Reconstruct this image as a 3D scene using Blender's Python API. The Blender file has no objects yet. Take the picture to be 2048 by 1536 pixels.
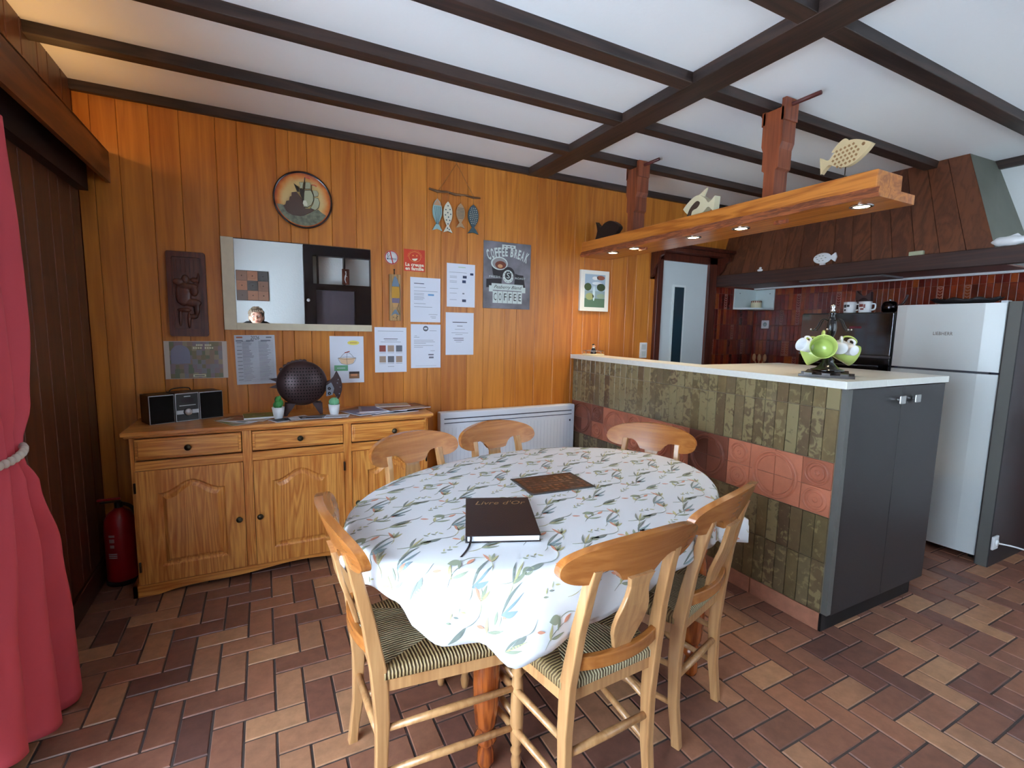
import bpy, math, random
from mathutils import Vector, Matrix
PI = math.pi
sc = bpy.context.scene
COL = sc.collection
random.seed(7)

def lin(c):
    return tuple(((v/255)/12.92 if v/255 <= .04045 else ((v/255+.055)/1.055)**2.4) for v in c)

# ---------------------------------------------------------------- camera, world, light, exposure
def cam_axes(yaw, pitch, roll):
    cy, sy, cp, sp = math.cos(yaw), math.sin(yaw), math.cos(pitch), math.sin(pitch)
    f = Vector((sy*cp, cy*cp, sp)); r = Vector((cy, -sy, 0)); u = r.cross(f)
    return (math.cos(roll)*r+math.sin(roll)*u, -math.sin(roll)*r+math.cos(roll)*u, f)
CAMPOS = Vector((.7878, -3.2218, 1.3578))
cd = bpy.data.cameras.new('camera'); cd.sensor_width = 36; cd.lens = 964.49/2048*36
cd.clip_start = .05
camo = bpy.data.objects.new('camera', cd); COL.objects.link(camo)
r_, u_, f_ = cam_axes(.4781, -.116, .0191)
m = Matrix((r_, u_, -f_)).transposed().to_4x4(); m.translation = CAMPOS
camo.matrix_world = m
sc.camera = camo
sc.view_settings.view_transform = 'Standard'; sc.view_settings.look = 'None'
sc.view_settings.gamma = 1; sc.view_settings.use_curve_mapping = False
sc.view_settings.exposure = 0.3
w = bpy.data.worlds.new('world'); sc.world = w; w.use_nodes = True
w.node_tree.nodes['Background'].inputs[0].default_value = (.62, .80, 1, 1)
w.node_tree.nodes['Background'].inputs[1].default_value = 1.6

def light(name, kind, loc, energy, color, target=None, **kw):
    d = bpy.data.lights.new(name, kind); d.energy = energy; d.color = color
    for k, v in kw.items(): setattr(d, k, v)
    o = bpy.data.objects.new(name, d); COL.objects.link(o); o.location = loc
    if target is not None:
        o.rotation_euler = (Vector(target)-Vector(loc)).to_track_quat('-Z', 'Y').to_euler()
    return o
# daylight entering through the glass door beside the curtain; the rear lamp is fill added for the kitchen
light('daylight_left', 'AREA', (-.35, -2.75, 1.15), 122, (.68, .83, 1), (1.6, -2.45, 1.15), shape='RECTANGLE', size=1.6, size_y=1.8)
light('rear_fill_light', 'AREA', (3.9, -4.75, 1.5), 28, (.78, .90, 1), (3.4, -2.0, 1.6), shape='RECTANGLE', size=2.6, size_y=1.5)

# ---------------------------------------------------------------- materials
MATS = {}
def mat(name, col=(128, 128, 128), rough=.5, metal=0, spec=.5, coat=0, trans=0, emit=None, estr=0, lincol=None, bump=0, bscale=200, var=0, vscale=8, ior=1.45):
    if name in MATS: return MATS[name]
    M = bpy.data.materials.new(name); M.use_nodes = True; N = M.node_tree.nodes; L = M.node_tree.links
    b = N['Principled BSDF']; c = lincol or lin(col)
    b.inputs['Base Color'].default_value = (*c, 1); b.inputs['Roughness'].default_value = rough
    b.inputs['Metallic'].default_value = metal; b.inputs['Specular IOR Level'].default_value = spec
    b.inputs['Coat Weight'].default_value = coat; b.inputs['Coat Roughness'].default_value = .12
    b.inputs['Transmission Weight'].default_value = trans; b.inputs['IOR'].default_value = ior
    if emit:
        b.inputs['Emission Color'].default_value = (*lin(emit), 1); b.inputs['Emission Strength'].default_value = estr
    tc = N.new('ShaderNodeTexCoord')
    if var:
        n = N.new('ShaderNodeTexNoise'); n.inputs['Scale'].default_value = vscale; n.inputs['Detail'].default_value = 6
        L.new(tc.outputs['Object'], n.inputs['Vector'])
        r = N.new('ShaderNodeValToRGB'); r.color_ramp.elements[0].position = .3; r.color_ramp.elements[1].position = .7
        r.color_ramp.elements[0].color = (*[x*(1-var) for x in c], 1); r.color_ramp.elements[1].color = (*[min(1, x*(1+var)) for x in c], 1)
        L.new(n.outputs['Fac'], r.inputs['Fac']); L.new(r.outputs['Color'], b.inputs['Base Color'])
    if bump:
        n = N.new('ShaderNodeTexNoise'); n.inputs['Scale'].default_value = bscale; n.inputs['Detail'].default_value = 4
        L.new(tc.outputs['Object'], n.inputs['Vector'])
        bp = N.new('ShaderNodeBump'); bp.inputs['Strength'].default_value = bump; bp.inputs['Distance'].default_value = .002
        L.new(n.outputs['Fac'], bp.inputs['Height']); L.new(bp.outputs['Normal'], b.inputs['Normal'])
    MATS[name] = M
    return M

def wood(name, dark, light_, axis='Z', scale=1.0, rough=.35, coat=.15, attr=False, contrast=(.3, .7), knots=False, sheen=.5, attramt=.5, rings=6.0):
    """striped wood grain running along one object axis; attr: per-plank shift stored on faces"""
    if name in MATS: return MATS[name]
    M = bpy.data.materials.new(name); M.use_nodes = True; N = M.node_tree.nodes; L = M.node_tree.links
    b = N['Principled BSDF']; b.inputs['Roughness'].default_value = rough; b.inputs['Coat Weight'].default_value = coat
    b.inputs['Coat Roughness'].default_value = .2; b.inputs['Specular IOR Level'].default_value = sheen
    tc = N.new('ShaderNodeTexCoord'); mp = N.new('ShaderNodeMapping')
    s = {'X': (.06, 1, 1), 'Y': (1, .06, 1), 'Z': (1, 1, .06)}[axis]
    mp.inputs['Scale'].default_value = [v*scale for v in s]
    vec = tc.outputs['Object']
    if attr:
        at = N.new('ShaderNodeAttribute'); at.attribute_name = 'rnd'
        cb = N.new('ShaderNodeCombineXYZ'); ml = N.new('ShaderNodeMath'); ml.operation = 'MULTIPLY'; ml.inputs[1].default_value = 37
        L.new(at.outputs['Fac'], ml.inputs[0])
        for i in range(3): L.new(ml.outputs[0], cb.inputs[i])
        ad = N.new('ShaderNodeVectorMath'); ad.operation = 'ADD'
        L.new(vec, ad.inputs[0]); L.new(cb.outputs[0], ad.inputs[1]); vec = ad.outputs[0]
    L.new(vec, mp.inputs['Vector'])
    n1 = N.new('ShaderNodeTexNoise'); n1.inputs['Scale'].default_value = 5; n1.inputs['Detail'].default_value = 3; n1.inputs['Distortion'].default_value = .6
    n2 = N.new('ShaderNodeTexNoise'); n2.inputs['Scale'].default_value = 60; n2.inputs['Detail'].default_value = 5
    L.new(mp.outputs[0], n1.inputs['Vector']); L.new(mp.outputs[0], n2.inputs['Vector'])
    m1 = N.new('ShaderNodeMath'); m1.operation = 'MULTIPLY'; m1.inputs[1].default_value = rings
    fr = N.new('ShaderNodeMath'); fr.operation = 'PINGPONG'; fr.inputs[1].default_value = .5
    L.new(n1.outputs['Fac'], m1.inputs[0]); L.new(m1.outputs[0], fr.inputs[0])
    a1 = N.new('ShaderNodeMath'); a1.operation = 'MULTIPLY_ADD'; a1.inputs[1].default_value = .9; a1.inputs[2].default_value = 0
    L.new(fr.outputs[0], a1.inputs[0])
    a2 = N.new('ShaderNodeMath'); a2.operation = 'MULTIPLY_ADD'; a2.inputs[1].default_value = .55
    L.new(n2.outputs['Fac'], a2.inputs[0]); L.new(a1.outputs[0], a2.inputs[2])
    fac = a2.outputs[0]
    if attr:
        a3 = N.new('ShaderNodeMath'); a3.operation = 'MULTIPLY_ADD'; a3.inputs[1].default_value = attramt
        L.new(at.outputs['Fac'], a3.inputs[0]); L.new(fac, a3.inputs[2])
        a4 = N.new('ShaderNodeMath'); a4.operation = 'SUBTRACT'; a4.inputs[1].default_value = attramt/2
        L.new(a3.outputs[0], a4.inputs[0]); fac = a4.outputs[0]
    r = N.new('ShaderNodeValToRGB'); e = r.color_ramp.elements
    e[0].position = contrast[0]; e[1].position = contrast[1]
    e[0].color = (*lin(dark), 1); e[1].color = (*lin(light_), 1)
    L.new(fac, r.inputs['Fac']); out = r.outputs['Color']
    if knots:
        v = N.new('ShaderNodeTexVoronoi'); v.inputs['Scale'].default_value = 3.2
        mp2 = N.new('ShaderNodeMapping'); mp2.inputs['Scale'].default_value = {'X': (.6, 1, 1), 'Y': (1, .6, 1), 'Z': (1, 1, .6)}[axis]
        L.new(vec, mp2.inputs['Vector']); L.new(mp2.outputs[0], v.inputs['Vector'])
        rk = N.new('ShaderNodeValToRGB'); rk.color_ramp.elements[0].position = .03; rk.color_ramp.elements[1].position = .075
        rk.color_ramp.elements[0].color = (.18, .12, .1, 1); rk.color_ramp.elements[1].color = (1, 1, 1, 1)
        L.new(v.outputs['Distance'], rk.inputs['Fac'])
        mx = N.new('ShaderNodeMixRGB'); mx.blend_type = 'MULTIPLY'; mx.inputs[0].default_value = 1
        L.new(out, mx.inputs[1]); L.new(rk.outputs['Color'], mx.inputs[2]); out = mx.outputs[0]
    L.new(out, b.inputs['Base Color'])
    bp = N.new('ShaderNodeBump'); bp.inputs['Strength'].default_value = .12; bp.inputs['Distance'].default_value = .001
    L.new(n2.outputs['Fac'], bp.inputs['Height']); L.new(bp.outputs['Normal'], b.inputs['Normal'])
    MATS[name] = M
    return M

def tilemat(name, stops, rough=.5, nscale=25, namt=.5, spec=.5, bump=.3, blotch=None, coat=0):
    """colour picked per tile by the face attribute rnd, broken up by noise"""
    if name in MATS: return MATS[name]
    M = bpy.data.materials.new(name); M.use_nodes = True; N = M.node_tree.nodes; L = M.node_tree.links
    b = N['Principled BSDF']; b.inputs['Roughness'].default_value = rough; b.inputs['Specular IOR Level'].default_value = spec
    b.inputs['Coat Weight'].default_value = coat; b.inputs['Coat Roughness'].default_value = .15
    at = N.new('ShaderNodeAttribute'); at.attribute_name = 'rnd'
    tc = N.new('ShaderNodeTexCoord'); n = N.new('ShaderNodeTexNoise'); n.inputs['Scale'].default_value = nscale; n.inputs['Detail'].default_value = 8; n.inputs['Roughness'].default_value = .65
    L.new(tc.outputs['Object'], n.inputs['Vector'])
    r = N.new('ShaderNodeValToRGB'); r.color_ramp.interpolation = 'LINEAR'
    el = r.color_ramp.elements
    while len(el) < len(stops): el.new(.5)
    for i, c in enumerate(stops): el[i].position = i/(len(stops)-1); el[i].color = (*lin(c), 1)
    L.new(at.outputs['Fac'], r.inputs['Fac'])
    r2 = N.new('ShaderNodeValToRGB'); r2.color_ramp.elements[0].position = .35; r2.color_ramp.elements[1].position = .68
    r2.color_ramp.elements[0].color = (*[1-namt]*3, 1); r2.color_ramp.elements[1].color = (1, 1, 1, 1)
    L.new(n.outputs['Fac'], r2.inputs['Fac'])
    mx = N.new('ShaderNodeMixRGB'); mx.blend_type = 'MULTIPLY'; mx.inputs[0].default_value = 1
    L.new(r.outputs['Color'], mx.inputs[1]); L.new(r2.outputs['Color'], mx.inputs[2]); out = mx.outputs[0]
    if blotch:
        n3 = N.new('ShaderNodeTexNoise'); n3.inputs['Scale'].default_value = blotch[1]; n3.inputs['Detail'].default_value = 5; n3.inputs['Distortion'].default_value = .8
        L.new(tc.outputs['Object'], n3.inputs['Vector'])
        ma = N.new('ShaderNodeMath'); ma.operation = 'MULTIPLY_ADD'; ma.inputs[1].default_value = .30
        sn = N.new('ShaderNodeMath'); sn.operation = 'MULTIPLY'; sn.inputs[1].default_value = 17.3
        fr = N.new('ShaderNodeMath'); fr.operation = 'FRACT'
        L.new(at.outputs['Fac'], sn.inputs[0]); L.new(sn.outputs[0], fr.inputs[0]); L.new(fr.outputs[0], ma.inputs[0]); L.new(n3.outputs['Fac'], ma.inputs[2])
        r3 = N.new('ShaderNodeValToRGB'); r3.color_ramp.elements[0].position = .62; r3.color_ramp.elements[1].position = .70
        L.new(ma.outputs[0], r3.inputs['Fac'])
        m2 = N.new('ShaderNodeMixRGB'); L.new(r3.outputs['Color'], m2.inputs[0]); L.new(out, m2.inputs[1])
        m2.inputs[2].default_value = (*lin(blotch[0]), 1); out = m2.outputs[0]
    L.new(out, b.inputs['Base Color'])
    bp = N.new('ShaderNodeBump'); bp.inputs['Strength'].default_value = bump; bp.inputs['Distance'].default_value = .0015
    L.new(n.outputs['Fac'], bp.inputs['Height']); L.new(bp.outputs['Normal'], b.inputs['Normal'])
    MATS[name] = M
    return M

def strands(name, axis, a, b_, freq):
    if name in MATS: return MATS[name]
    M = bpy.data.materials.new(name); M.use_nodes = True; N = M.node_tree.nodes; L = M.node_tree.links
    b = N['Principled BSDF']; b.inputs['Roughness'].default_value = .55
    tc = N.new('ShaderNodeTexCoord'); wv = N.new('ShaderNodeTexWave'); wv.bands_direction = axis
    wv.inputs['Scale'].default_value = freq; wv.inputs['Distortion'].default_value = 1.2; wv.inputs['Detail'].default_value = 2; wv.inputs['Detail Scale'].default_value = 2
    L.new(tc.outputs['Object'], wv.inputs['Vector'])
    r = N.new('ShaderNodeValToRGB'); r.color_ramp.elements[0].position = .15; r.color_ramp.elements[1].position = .75
    r.color_ramp.elements[0].color = (*lin(a), 1); r.color_ramp.elements[1].color = (*lin(b_), 1)
    L.new(wv.outputs['Fac'], r.inputs['Fac']); L.new(r.outputs['Color'], b.inputs['Base Color'])
    bp = N.new('ShaderNodeBump'); bp.inputs['Strength'].default_value = .9; bp.inputs['Distance'].default_value = .004
    L.new(wv.outputs['Fac'], bp.inputs['Height']); L.new(bp.outputs['Normal'], b.inputs['Normal'])
    MATS[name] = M
    return M

# ---------------------------------------------------------------- mesh building
class MB:
    def __init__(s): s.v = []; s.f = []; s.mi = []; s.sm = []; s.r = []; s.ms = []
    def mat(s, m):
        if m not in s.ms: s.ms.append(m)
        return s.ms.index(m)
    def add(s, vs, fs, m, smooth=False, rnd=0.0, M=None):
        o = len(s.v)
        s.v += [tuple(M @ Vector(v)) if M is not None else tuple(v) for v in vs]
        k = s.mat(m)
        for f in fs: s.f.append([o+i for i in f]); s.mi.append(k); s.sm.append(smooth); s.r.append(rnd)
        return s
    def box(s, x0, x1, y0, y1, z0, z1, m, rnd=0.0, M=None):
        x0, x1 = sorted((x0, x1)); y0, y1 = sorted((y0, y1)); z0, z1 = sorted((z0, z1))
        vs = [(x0, y0, z0), (x1, y0, z0), (x1, y1, z0), (x0, y1, z0), (x0, y0, z1), (x1, y0, z1), (x1, y1, z1), (x0, y1, z1)]
        return s.add(vs, [(0, 3, 2, 1), (4, 5, 6, 7), (0, 1, 5, 4), (1, 2, 6, 5), (2, 3, 7, 6), (3, 0, 4, 7)], m, False, rnd, M)
    def cbox(s, c, d, m, rnd=0.0, M=None):
        return s.box(c[0]-d[0]/2, c[0]+d[0]/2, c[1]-d[1]/2, c[1]+d[1]/2, c[2]-d[2]/2, c[2]+d[2]/2, m, rnd, M)
    def prism(s, poly, a, b, m, plane='XZ', smooth=False, rnd=0.0, M=None):
        """polygon in a plane, extruded from a to b along the third axis"""
        n = len(poly)
        def P(p, t): return {'XZ': (p[0], t, p[1]), 'XY': (p[0], p[1], t), 'YZ': (t, p[0], p[1])}[plane]
        vs = [P(p, a) for p in poly]+[P(p, b) for p in poly]
        s.add(vs, [tuple(range(n))[::-1], tuple(range(n, 2*n))], m, False, rnd, M)
        return s.add(vs, [(i, (i+1) % n, n+(i+1) % n, n+i) for i in range(n)], m, smooth, rnd, M)
    def poly(s, pts, m, M=None, rnd=0.0): return s.add(pts, [tuple(range(len(pts)))], m, False, rnd, M)
    def lathe(s, prof, m, seg=24, M=None, axis='Z', c=(0, 0, 0), cap=True):
        vs = []; fs = []
        for (r, z) in prof:
            for k in range(seg):
                a = 2*PI*k/seg; x, y = r*math.cos(a), r*math.sin(a)
                p = {'Z': (x, y, z), 'Y': (x, z, y), 'X': (z, x, y)}[axis]
                vs.append((p[0]+c[0], p[1]+c[1], p[2]+c[2]))
        for i in range(len(prof)-1):
            for k in range(seg): fs.append((i*seg+k, i*seg+(k+1) % seg, (i+1)*seg+(k+1) % seg, (i+1)*seg+k))
        if cap:
            if prof[0][0] > 1e-5: fs.append(tuple(range(seg))[::-1])
            if prof[-1][0] > 1e-5: fs.append(tuple((len(prof)-1)*seg+k for k in range(seg)))
        return s.add(vs, fs, m, True, 0, M)
    def tube(s, pts, rad, m, seg=10, M=None, closed=False, flat=None):
        pts = [Vector(p) for p in pts]; n = len(pts); vs = []; fs = []
        if not hasattr(rad, '__len__'): rad = [rad]*n
        prev = None
        for i, p in enumerate(pts):
            if closed: t = pts[(i+1) % n]-pts[i-1]
            else: t = pts[min(i+1, n-1)]-pts[max(i-1, 0)]
            t.normalize()
            if prev is None:
                up = Vector((0, 0, 1)) if abs(t.z) < .9 else Vector((1, 0, 0))
                a = t.cross(up).normalized()
            else: a = (prev-t*prev.dot(t)).normalized()
            prev = a; b = t.cross(a)
            for k in range(seg):
                g = 2*PI*k/seg
                fb = flat if flat else 1
                vs.append(p+a*math.cos(g)*rad[i]+b*math.sin(g)*rad[i]*fb)
        rng = n if closed else n-1
        for i in range(rng):
            j = (i+1) % n
            for k in range(seg): fs.append((i*seg+k, i*seg+(k+1) % seg, j*seg+(k+1) % seg, j*seg+k))
        if not closed: fs += [tuple(range(seg))[::-1], tuple((n-1)*seg+k for k in range(seg))]
        return s.add(vs, fs, m, True, 0, M)
    def ell(s, c, r, m, seg=16, rings=10, M=None, fn=None):
        vs = []; fs = []
        for i in range(rings+1):
            t = PI*i/rings
            for k in range(seg):
                a = 2*PI*k/seg
                d = Vector((math.sin(t)*math.cos(a), math.sin(t)*math.sin(a), math.cos(t)))
                q = fn(d) if fn else 1
                vs.append((c[0]+r[0]*d.x*q, c[1]+r[1]*d.y*q, c[2]+r[2]*d.z*q))
        for i in range(rings):
            for k in range(seg): fs.append((i*seg+k, (i+1)*seg+k, (i+1)*seg+(k+1) % seg, i*seg+(k+1) % seg))
        return s.add(vs, fs, m, True, 0, M)
    def loft(s, secs, m, smooth=True, M=None, cap=True, closed_sec=True):
        n = len(secs[0]); vs = [p for q in secs for p in q]; fs = []
        for i in range(len(secs)-1):
            for k in range(n if closed_sec else n-1): fs.append((i*n+k, i*n+(k+1) % n, (i+1)*n+(k+1) % n, (i+1)*n+k))
        s.add(vs, fs, m, smooth, 0, M)
        if cap: s.add(secs[0], [tuple(range(n))[::-1]], m, False, 0, M); s.add(secs[-1], [tuple(range(n))], m, False, 0, M)
        return s
    def text(s, body, size, m, M, align='CENTER', depth=0.0004, shear=0, bold=0, spacing=1, wscale=1, fit=None):
        cu = bpy.data.curves.new('t', 'FONT'); cu.body = body; cu.size = size; cu.align_x = align; cu.align_y = 'CENTER'
        cu.shear = shear; cu.offset = bold; cu.space_character = spacing; cu.resolution_u = 2
        ob = bpy.data.objects.new('t', cu); me = bpy.data.meshes.new_from_object(ob)
        vs = [(v.co.x*wscale, v.co.y) for v in me.vertices]
        if fit and vs:
            wd = max(v[0] for v in vs)-min(v[0] for v in vs); k = fit/wd if wd else 1; vs = [(a*k, b) for a, b in vs]
        vs = [(a, b, 0) for a, b in vs]
        fs = [tuple(p.vertices) for p in me.polygons]
        s.add(vs, fs, m, False, 0, M)
        bpy.data.objects.remove(ob); bpy.data.curves.remove(cu); bpy.data.meshes.remove(me)
        return s
    def build(s, name, parent=None, loc=None, rot=None, bevel=0, seg=2, **props):
        me = bpy.data.meshes.new(name); me.from_pydata(s.v, [], s.f)
        for mm in s.ms: me.materials.append(mm)
        me.polygons.foreach_set('material_index', s.mi); me.polygons.foreach_set('use_smooth', s.sm)
        at = me.attributes.new('rnd', 'FLOAT', 'FACE'); at.data.foreach_set('value', s.r)
        me.update()
        o = bpy.data.objects.new(name, me); COL.objects.link(o)
        if parent: o.parent = parent
        if loc: o.location = loc
        if rot: o.rotation_euler = rot
        if bevel:
            b = o.modifiers.new('bevel', 'BEVEL'); b.width = bevel; b.segments = seg; b.limit_method = 'ANGLE'; b.angle_limit = math.radians(40)
        for k, v in props.items(): o[k] = v
        return o

def struct(mb, name, **kw):
    o = mb.build(name, **kw); o['kind'] = 'structure'; return o
def thing(name, label, cat, loc=(0, 0, 0), rz=0, group=None):
    o = bpy.data.objects.new(name, None); COL.objects.link(o); o.empty_display_size = .05
    o.location = loc; o.rotation_euler = (0, 0, rz); o['label'] = label; o['category'] = cat
    if group: o['group'] = group
    return o
def tagged(mb, name, label, cat, group=None, **kw):
    o = mb.build(name, **kw); o['label'] = label; o['category'] = cat
    if group: o['group'] = group
    return o
def dup(root, loc, rz, label, group=None):
    def rec(o, par):
        c = o.copy(); COL.objects.link(c); c.parent = par
        for ch in list(o.children): rec(ch, c)
        return c
    r = rec(root, None); r.location = loc; r.rotation_euler = (0, 0, rz); r['label'] = label
    if group: r['group'] = group
    return r
def wallM(x, z, y=-.001, rot=0):
    """local xy plane -> world xz plane facing -Y"""
    return Matrix.Translation((x, y, z)) @ Matrix.Rotation(PI/2, 4, 'X') @ Matrix.Rotation(rot, 4, 'Z')
def rightM(y, z, x):
    """local xy plane -> plane facing -X (reading left to right towards -Y)"""
    return Matrix.Translation((x, y, z)) @ Matrix.Rotation(-PI/2, 4, 'Z') @ Matrix.Rotation(PI/2, 4, 'X')
def smooth(pts, n=6):
    """Catmull-Rom through 2D or 3D points"""
    out = []; P = [Vector(p) for p in pts]
    for i in range(len(P)-1):
        a, b, c, d = P[max(i-1, 0)], P[i], P[i+1], P[min(i+2, len(P)-1)]
        for k in range(n):
            t = k/n
            out.append(.5*((2*b)+(c-a)*t+(2*a-5*b+4*c-d)*t*t+(3*b-a-3*c+d)*t**3))
    out.append(P[-1]); return out

# ================================================================= SETTING
X1 = 5.17; YR = -4.35; ZC = 2.513; ZB = 2.467
m_grout = mat('dark_grout', (74, 64, 62), .9)
m_floor = tilemat('terracotta_floor_tiles', [(104, 70, 62), (146, 98, 78), (124, 82, 70), (164, 112, 86), (142, 96, 78), (188, 140, 104), (164, 114, 88)], rough=.42, nscale=22, namt=.28, bump=.35)
m_ceil = mat('white_ceiling_paint', (240, 242, 243), .9, bump=.3, bscale=60)
m_stucco = mat('white_rough_plaster', (222, 224, 222), .9, bump=1, bscale=45)
m_beam = wood('dark_beam_wood', (38, 27, 24), (62, 44, 37), 'X', 2, rough=.5, coat=.05)
m_beamy = wood('dark_beam_wood_cross', (38, 27, 24), (62, 44, 37), 'Y', 2, rough=.5, coat=.05)
m_panel = wood('orange_wood_panelling', (172, 94, 28), (216, 138, 52), 'Z', 1.6, rough=.38, coat=.12, attr=True, contrast=(.05, .95), attramt=.35)
m_groove = mat('panel_groove', (96, 48, 20), .8)

# floor: herringbone tiles
fl = MB(); fl.box(-.3, X1+.2, YR-.2, .1, -.06, -.004, m_grout)
px, py, gx = .0974, .0998, .0035
rf = random.Random(3)
def ftile(x0, x1, y0, y1):
    x0 = max(x0, -.02); x1 = min(x1, X1+.02); y1 = min(y1, .02); y0 = max(y0, YR)
    if x1-x0 < .012 or y1-y0 < .012: return
    r = rf.random(); b = .0025; z = rf.uniform(-.0004, .0004)
    vs = [(x0, y0, -.004), (x1, y0, -.004), (x1, y1, -.004), (x0, y1, -.004), (x0+b, y0+b, z), (x1-b, y0+b, z), (x1-b, y1-b, z), (x0+b, y1-b, z)]
    fl.add(vs, [(4, 5, 6, 7), (0, 1, 5, 4), (1, 2, 6, 5), (2, 3, 7, 6), (3, 0, 4, 7)], m_floor, False, r)
for c in range(-5, 52):
    for r in range(-10, 37):
        d = (c-r) % 4; X = .2975+c*px; Y = -.868-r*py
        if d == 2: ftile(X+gx, X+2*px-gx, Y-py+gx, Y-gx)
        if d == 1: ftile(X+gx, X+px-gx, Y-2*py+gx, Y-gx)
struct(fl, 'floor')
cl = MB(); cl.box(-.3, X1+.2, YR-.2, .1, ZC, ZC+.1, m_ceil); struct(cl, 'ceiling')

# back wall: vertical boards of uneven width
def panelwall(mb, edges, z0, z1, place, m=None, rng=None):
    rng = rng or random.Random(11); m = m or m_panel
    for a, b in zip(edges[:-1], edges[1:]):
        place(mb, a, b, z0, z1, rng.random(), m)
ed = [0, .065, .17, .303, .433, .598, .702, .897, .962, 1.06, 1.194, 1.338, 1.493, 1.629, 1.794, 1.893, 2.086, 2.214, 2.385, 2.483, 2.642, 2.813, 2.985, 3.086, 3.25, 3.36, 3.52, 3.62, 3.78]
wb = MB(); wb.box(-.3, X1+.2, .012, .15, 0, ZC, m_groove)
def bplank(mb, a, b, z0, z1, r, m):
    g = .0007; c = .0022
    vs = [(a+g, .012, z0), (a+g, c, z0), (a+g+c, 0, z0), (b-g-c, 0, z0), (b-g, c, z0), (b-g, .012, z0)]
    vs += [(x, y, z1) for x, y, z in vs]
    mb.add(vs, [(i, i+1, i+7, i+6) for i in range(5)], m, False, r)
panelwall(wb, ed, 0, ZC, bplank)
panelwall(wb, [3.78, 3.96, 4.12, 4.3, 4.45, 4.56, 4.7, 4.88, 5.02, 5.17], 1.80, ZC, bplank, rng=random.Random(5))
panelwall(wb, [3.78, 3.84], 0, 2.02, bplank)
struct(wb, 'wall_back')
# left wall: dark boards up to the glass door, then the glazed opening
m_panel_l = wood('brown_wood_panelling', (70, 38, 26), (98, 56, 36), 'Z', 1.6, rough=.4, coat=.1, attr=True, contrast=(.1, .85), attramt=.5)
wl = MB(); wl.box(-.15, -.012, -1.75, .05, 0, ZC, m_groove)
def lplank(mb, a, b, z0, z1, r, m):
    g = .0014; c = .0035
    vs = [(-.012, a+g, z0), (-c, a+g, z0), (0, a+g+c, z0), (0, b-g-c, z0), (-c, b-g, z0), (-.012, b-g, z0)]
    vs += [(x, y, z1) for x, y, z in vs]
    mb.add(vs, [(i+1, i, i+6, i+7) for i in range(5)], m, False, r)
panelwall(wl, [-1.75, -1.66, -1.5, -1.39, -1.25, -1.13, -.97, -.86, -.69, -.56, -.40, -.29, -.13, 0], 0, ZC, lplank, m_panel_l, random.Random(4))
wl.box(-.15, 0, YR, -3.5, 0, ZC, m_stucco); wl.box(-.15, 0, -3.5, -1.75, 2.12, ZC, m_stucco)
struct(wl, 'wall_left')
m_white_frame = mat('white_window_frame', (235, 236, 236), .4)
m_glass = mat('clear_glass', (255, 255, 255), 0.02, trans=1, ior=1.02)
wn = MB()
for a, b in ((-3.5, -2.65), (-2.6, -1.75)):
    wn.box(-.12, -.07, a, b, 2.05, 2.12, m_white_frame); wn.box(-.12, -.07, a, b, 0, .1, m_white_frame)
    wn.box(-.12, -.07, a, a+.07, .1, 2.05, m_white_frame); wn.box(-.12, -.07, b-.07, b, .1, 2.05, m_white_frame)
wo = struct(wn, 'window_1')
MB().box(-.1, -.094, -3.45, -1.8, .08, 2.08, m_glass).build('pane', parent=wo)
# rear wall with two openings
wr = MB()
wr.box(-.15, .12, YR-.15, YR, 0, ZC, m_stucco); wr.box(.12, .42, YR-.15, YR, 2.1, ZC, m_stucco)
wr.box(.42, 2.6, YR-.15, YR, 0, ZC, m_stucco)
wr.box(2.6, 5.2, YR-.15, YR, 2.2, ZC, m_stucco); wr.box(2.6, 5.2, YR-.15, YR, 0, .85, m_stucco)
wr.box(5.2, X1+.2, YR-.15, YR, 0, ZC, m_stucco)
wr.box(.12, .42, YR-.15, YR, 0, 2.1, m_stucco)
struct(wr, 'wall_rear')
wn = MB()
for a, b in ((2.6, 3.9), (3.9, 5.2)):
    wn.box(a, b, YR-.1, YR-.05, .85, .92, m_white_frame); wn.box(a, b, YR-.1, YR-.05, 2.13, 2.2, m_white_frame)
    wn.box(a, a+.06, YR-.1, YR-.05, .92, 2.13, m_white_frame); wn.box(b-.06, b, YR-.1, YR-.05, .92, 2.13, m_white_frame)
wo = struct(wn, 'added_rear_window')  # unseen window, added to bring light to the kitchen side
MB().box(2.62, 5.18, YR-.08, YR-.074, .88, 2.18, m_glass).build('pane', parent=wo)

# red kitchen tiles on right wall and on the back wall beside the door
m_red = tilemat('red_glazed_tiles', [(88, 20, 14), (124, 34, 18), (106, 26, 16), (150, 52, 22), (132, 40, 24), (168, 78, 30)], rough=.22, nscale=18, namt=.4, spec=.6, bump=.3, coat=.3)
m_redgrout = mat('rust_grout', (120, 62, 48), .8)
m_decor = mat('pale_pink_glaze_lines', (176, 122, 104), .4)
wrt = MB(); wrt.box(X1, X1+.15, YR-.1, .1, 0, ZC, m_stucco)
rr = random.Random(9); RH = .1435; RW = .0385; ZR0 = .855
rows = [(ZR0+i*RH, ZR0+(i+1)*RH) for i in range(7)]
def red(mb, place, a0, n, sgn):
    for (z0, z1) in rows:
        z1 = min(z1, 1.775)
        for k in range(n):
            a = a0+sgn*k*RW; b = a+sgn*RW
            place(mb, a, b, z0+.0012, z1-.0012, rr.random())
def redR(mb, a, b, z0, z1, r):
    a -= .001; b += .001; t = .008; c = .0015
    vs = [(X1-t+c, b, z0), (X1-t+c, a, z0), (X1-t+c, a, z1), (X1-t+c, b, z1), (X1-t, b+c, z0+c), (X1-t, a-c, z0+c), (X1-t, a-c, z1-c), (X1-t, b+c, z1-c)]
    mb.add(vs, [(4, 7, 6, 5), (0, 4, 5, 1), (1, 5, 6, 2), (2, 6, 7, 3), (3, 7, 4, 0)], m_red, False, r)
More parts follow.
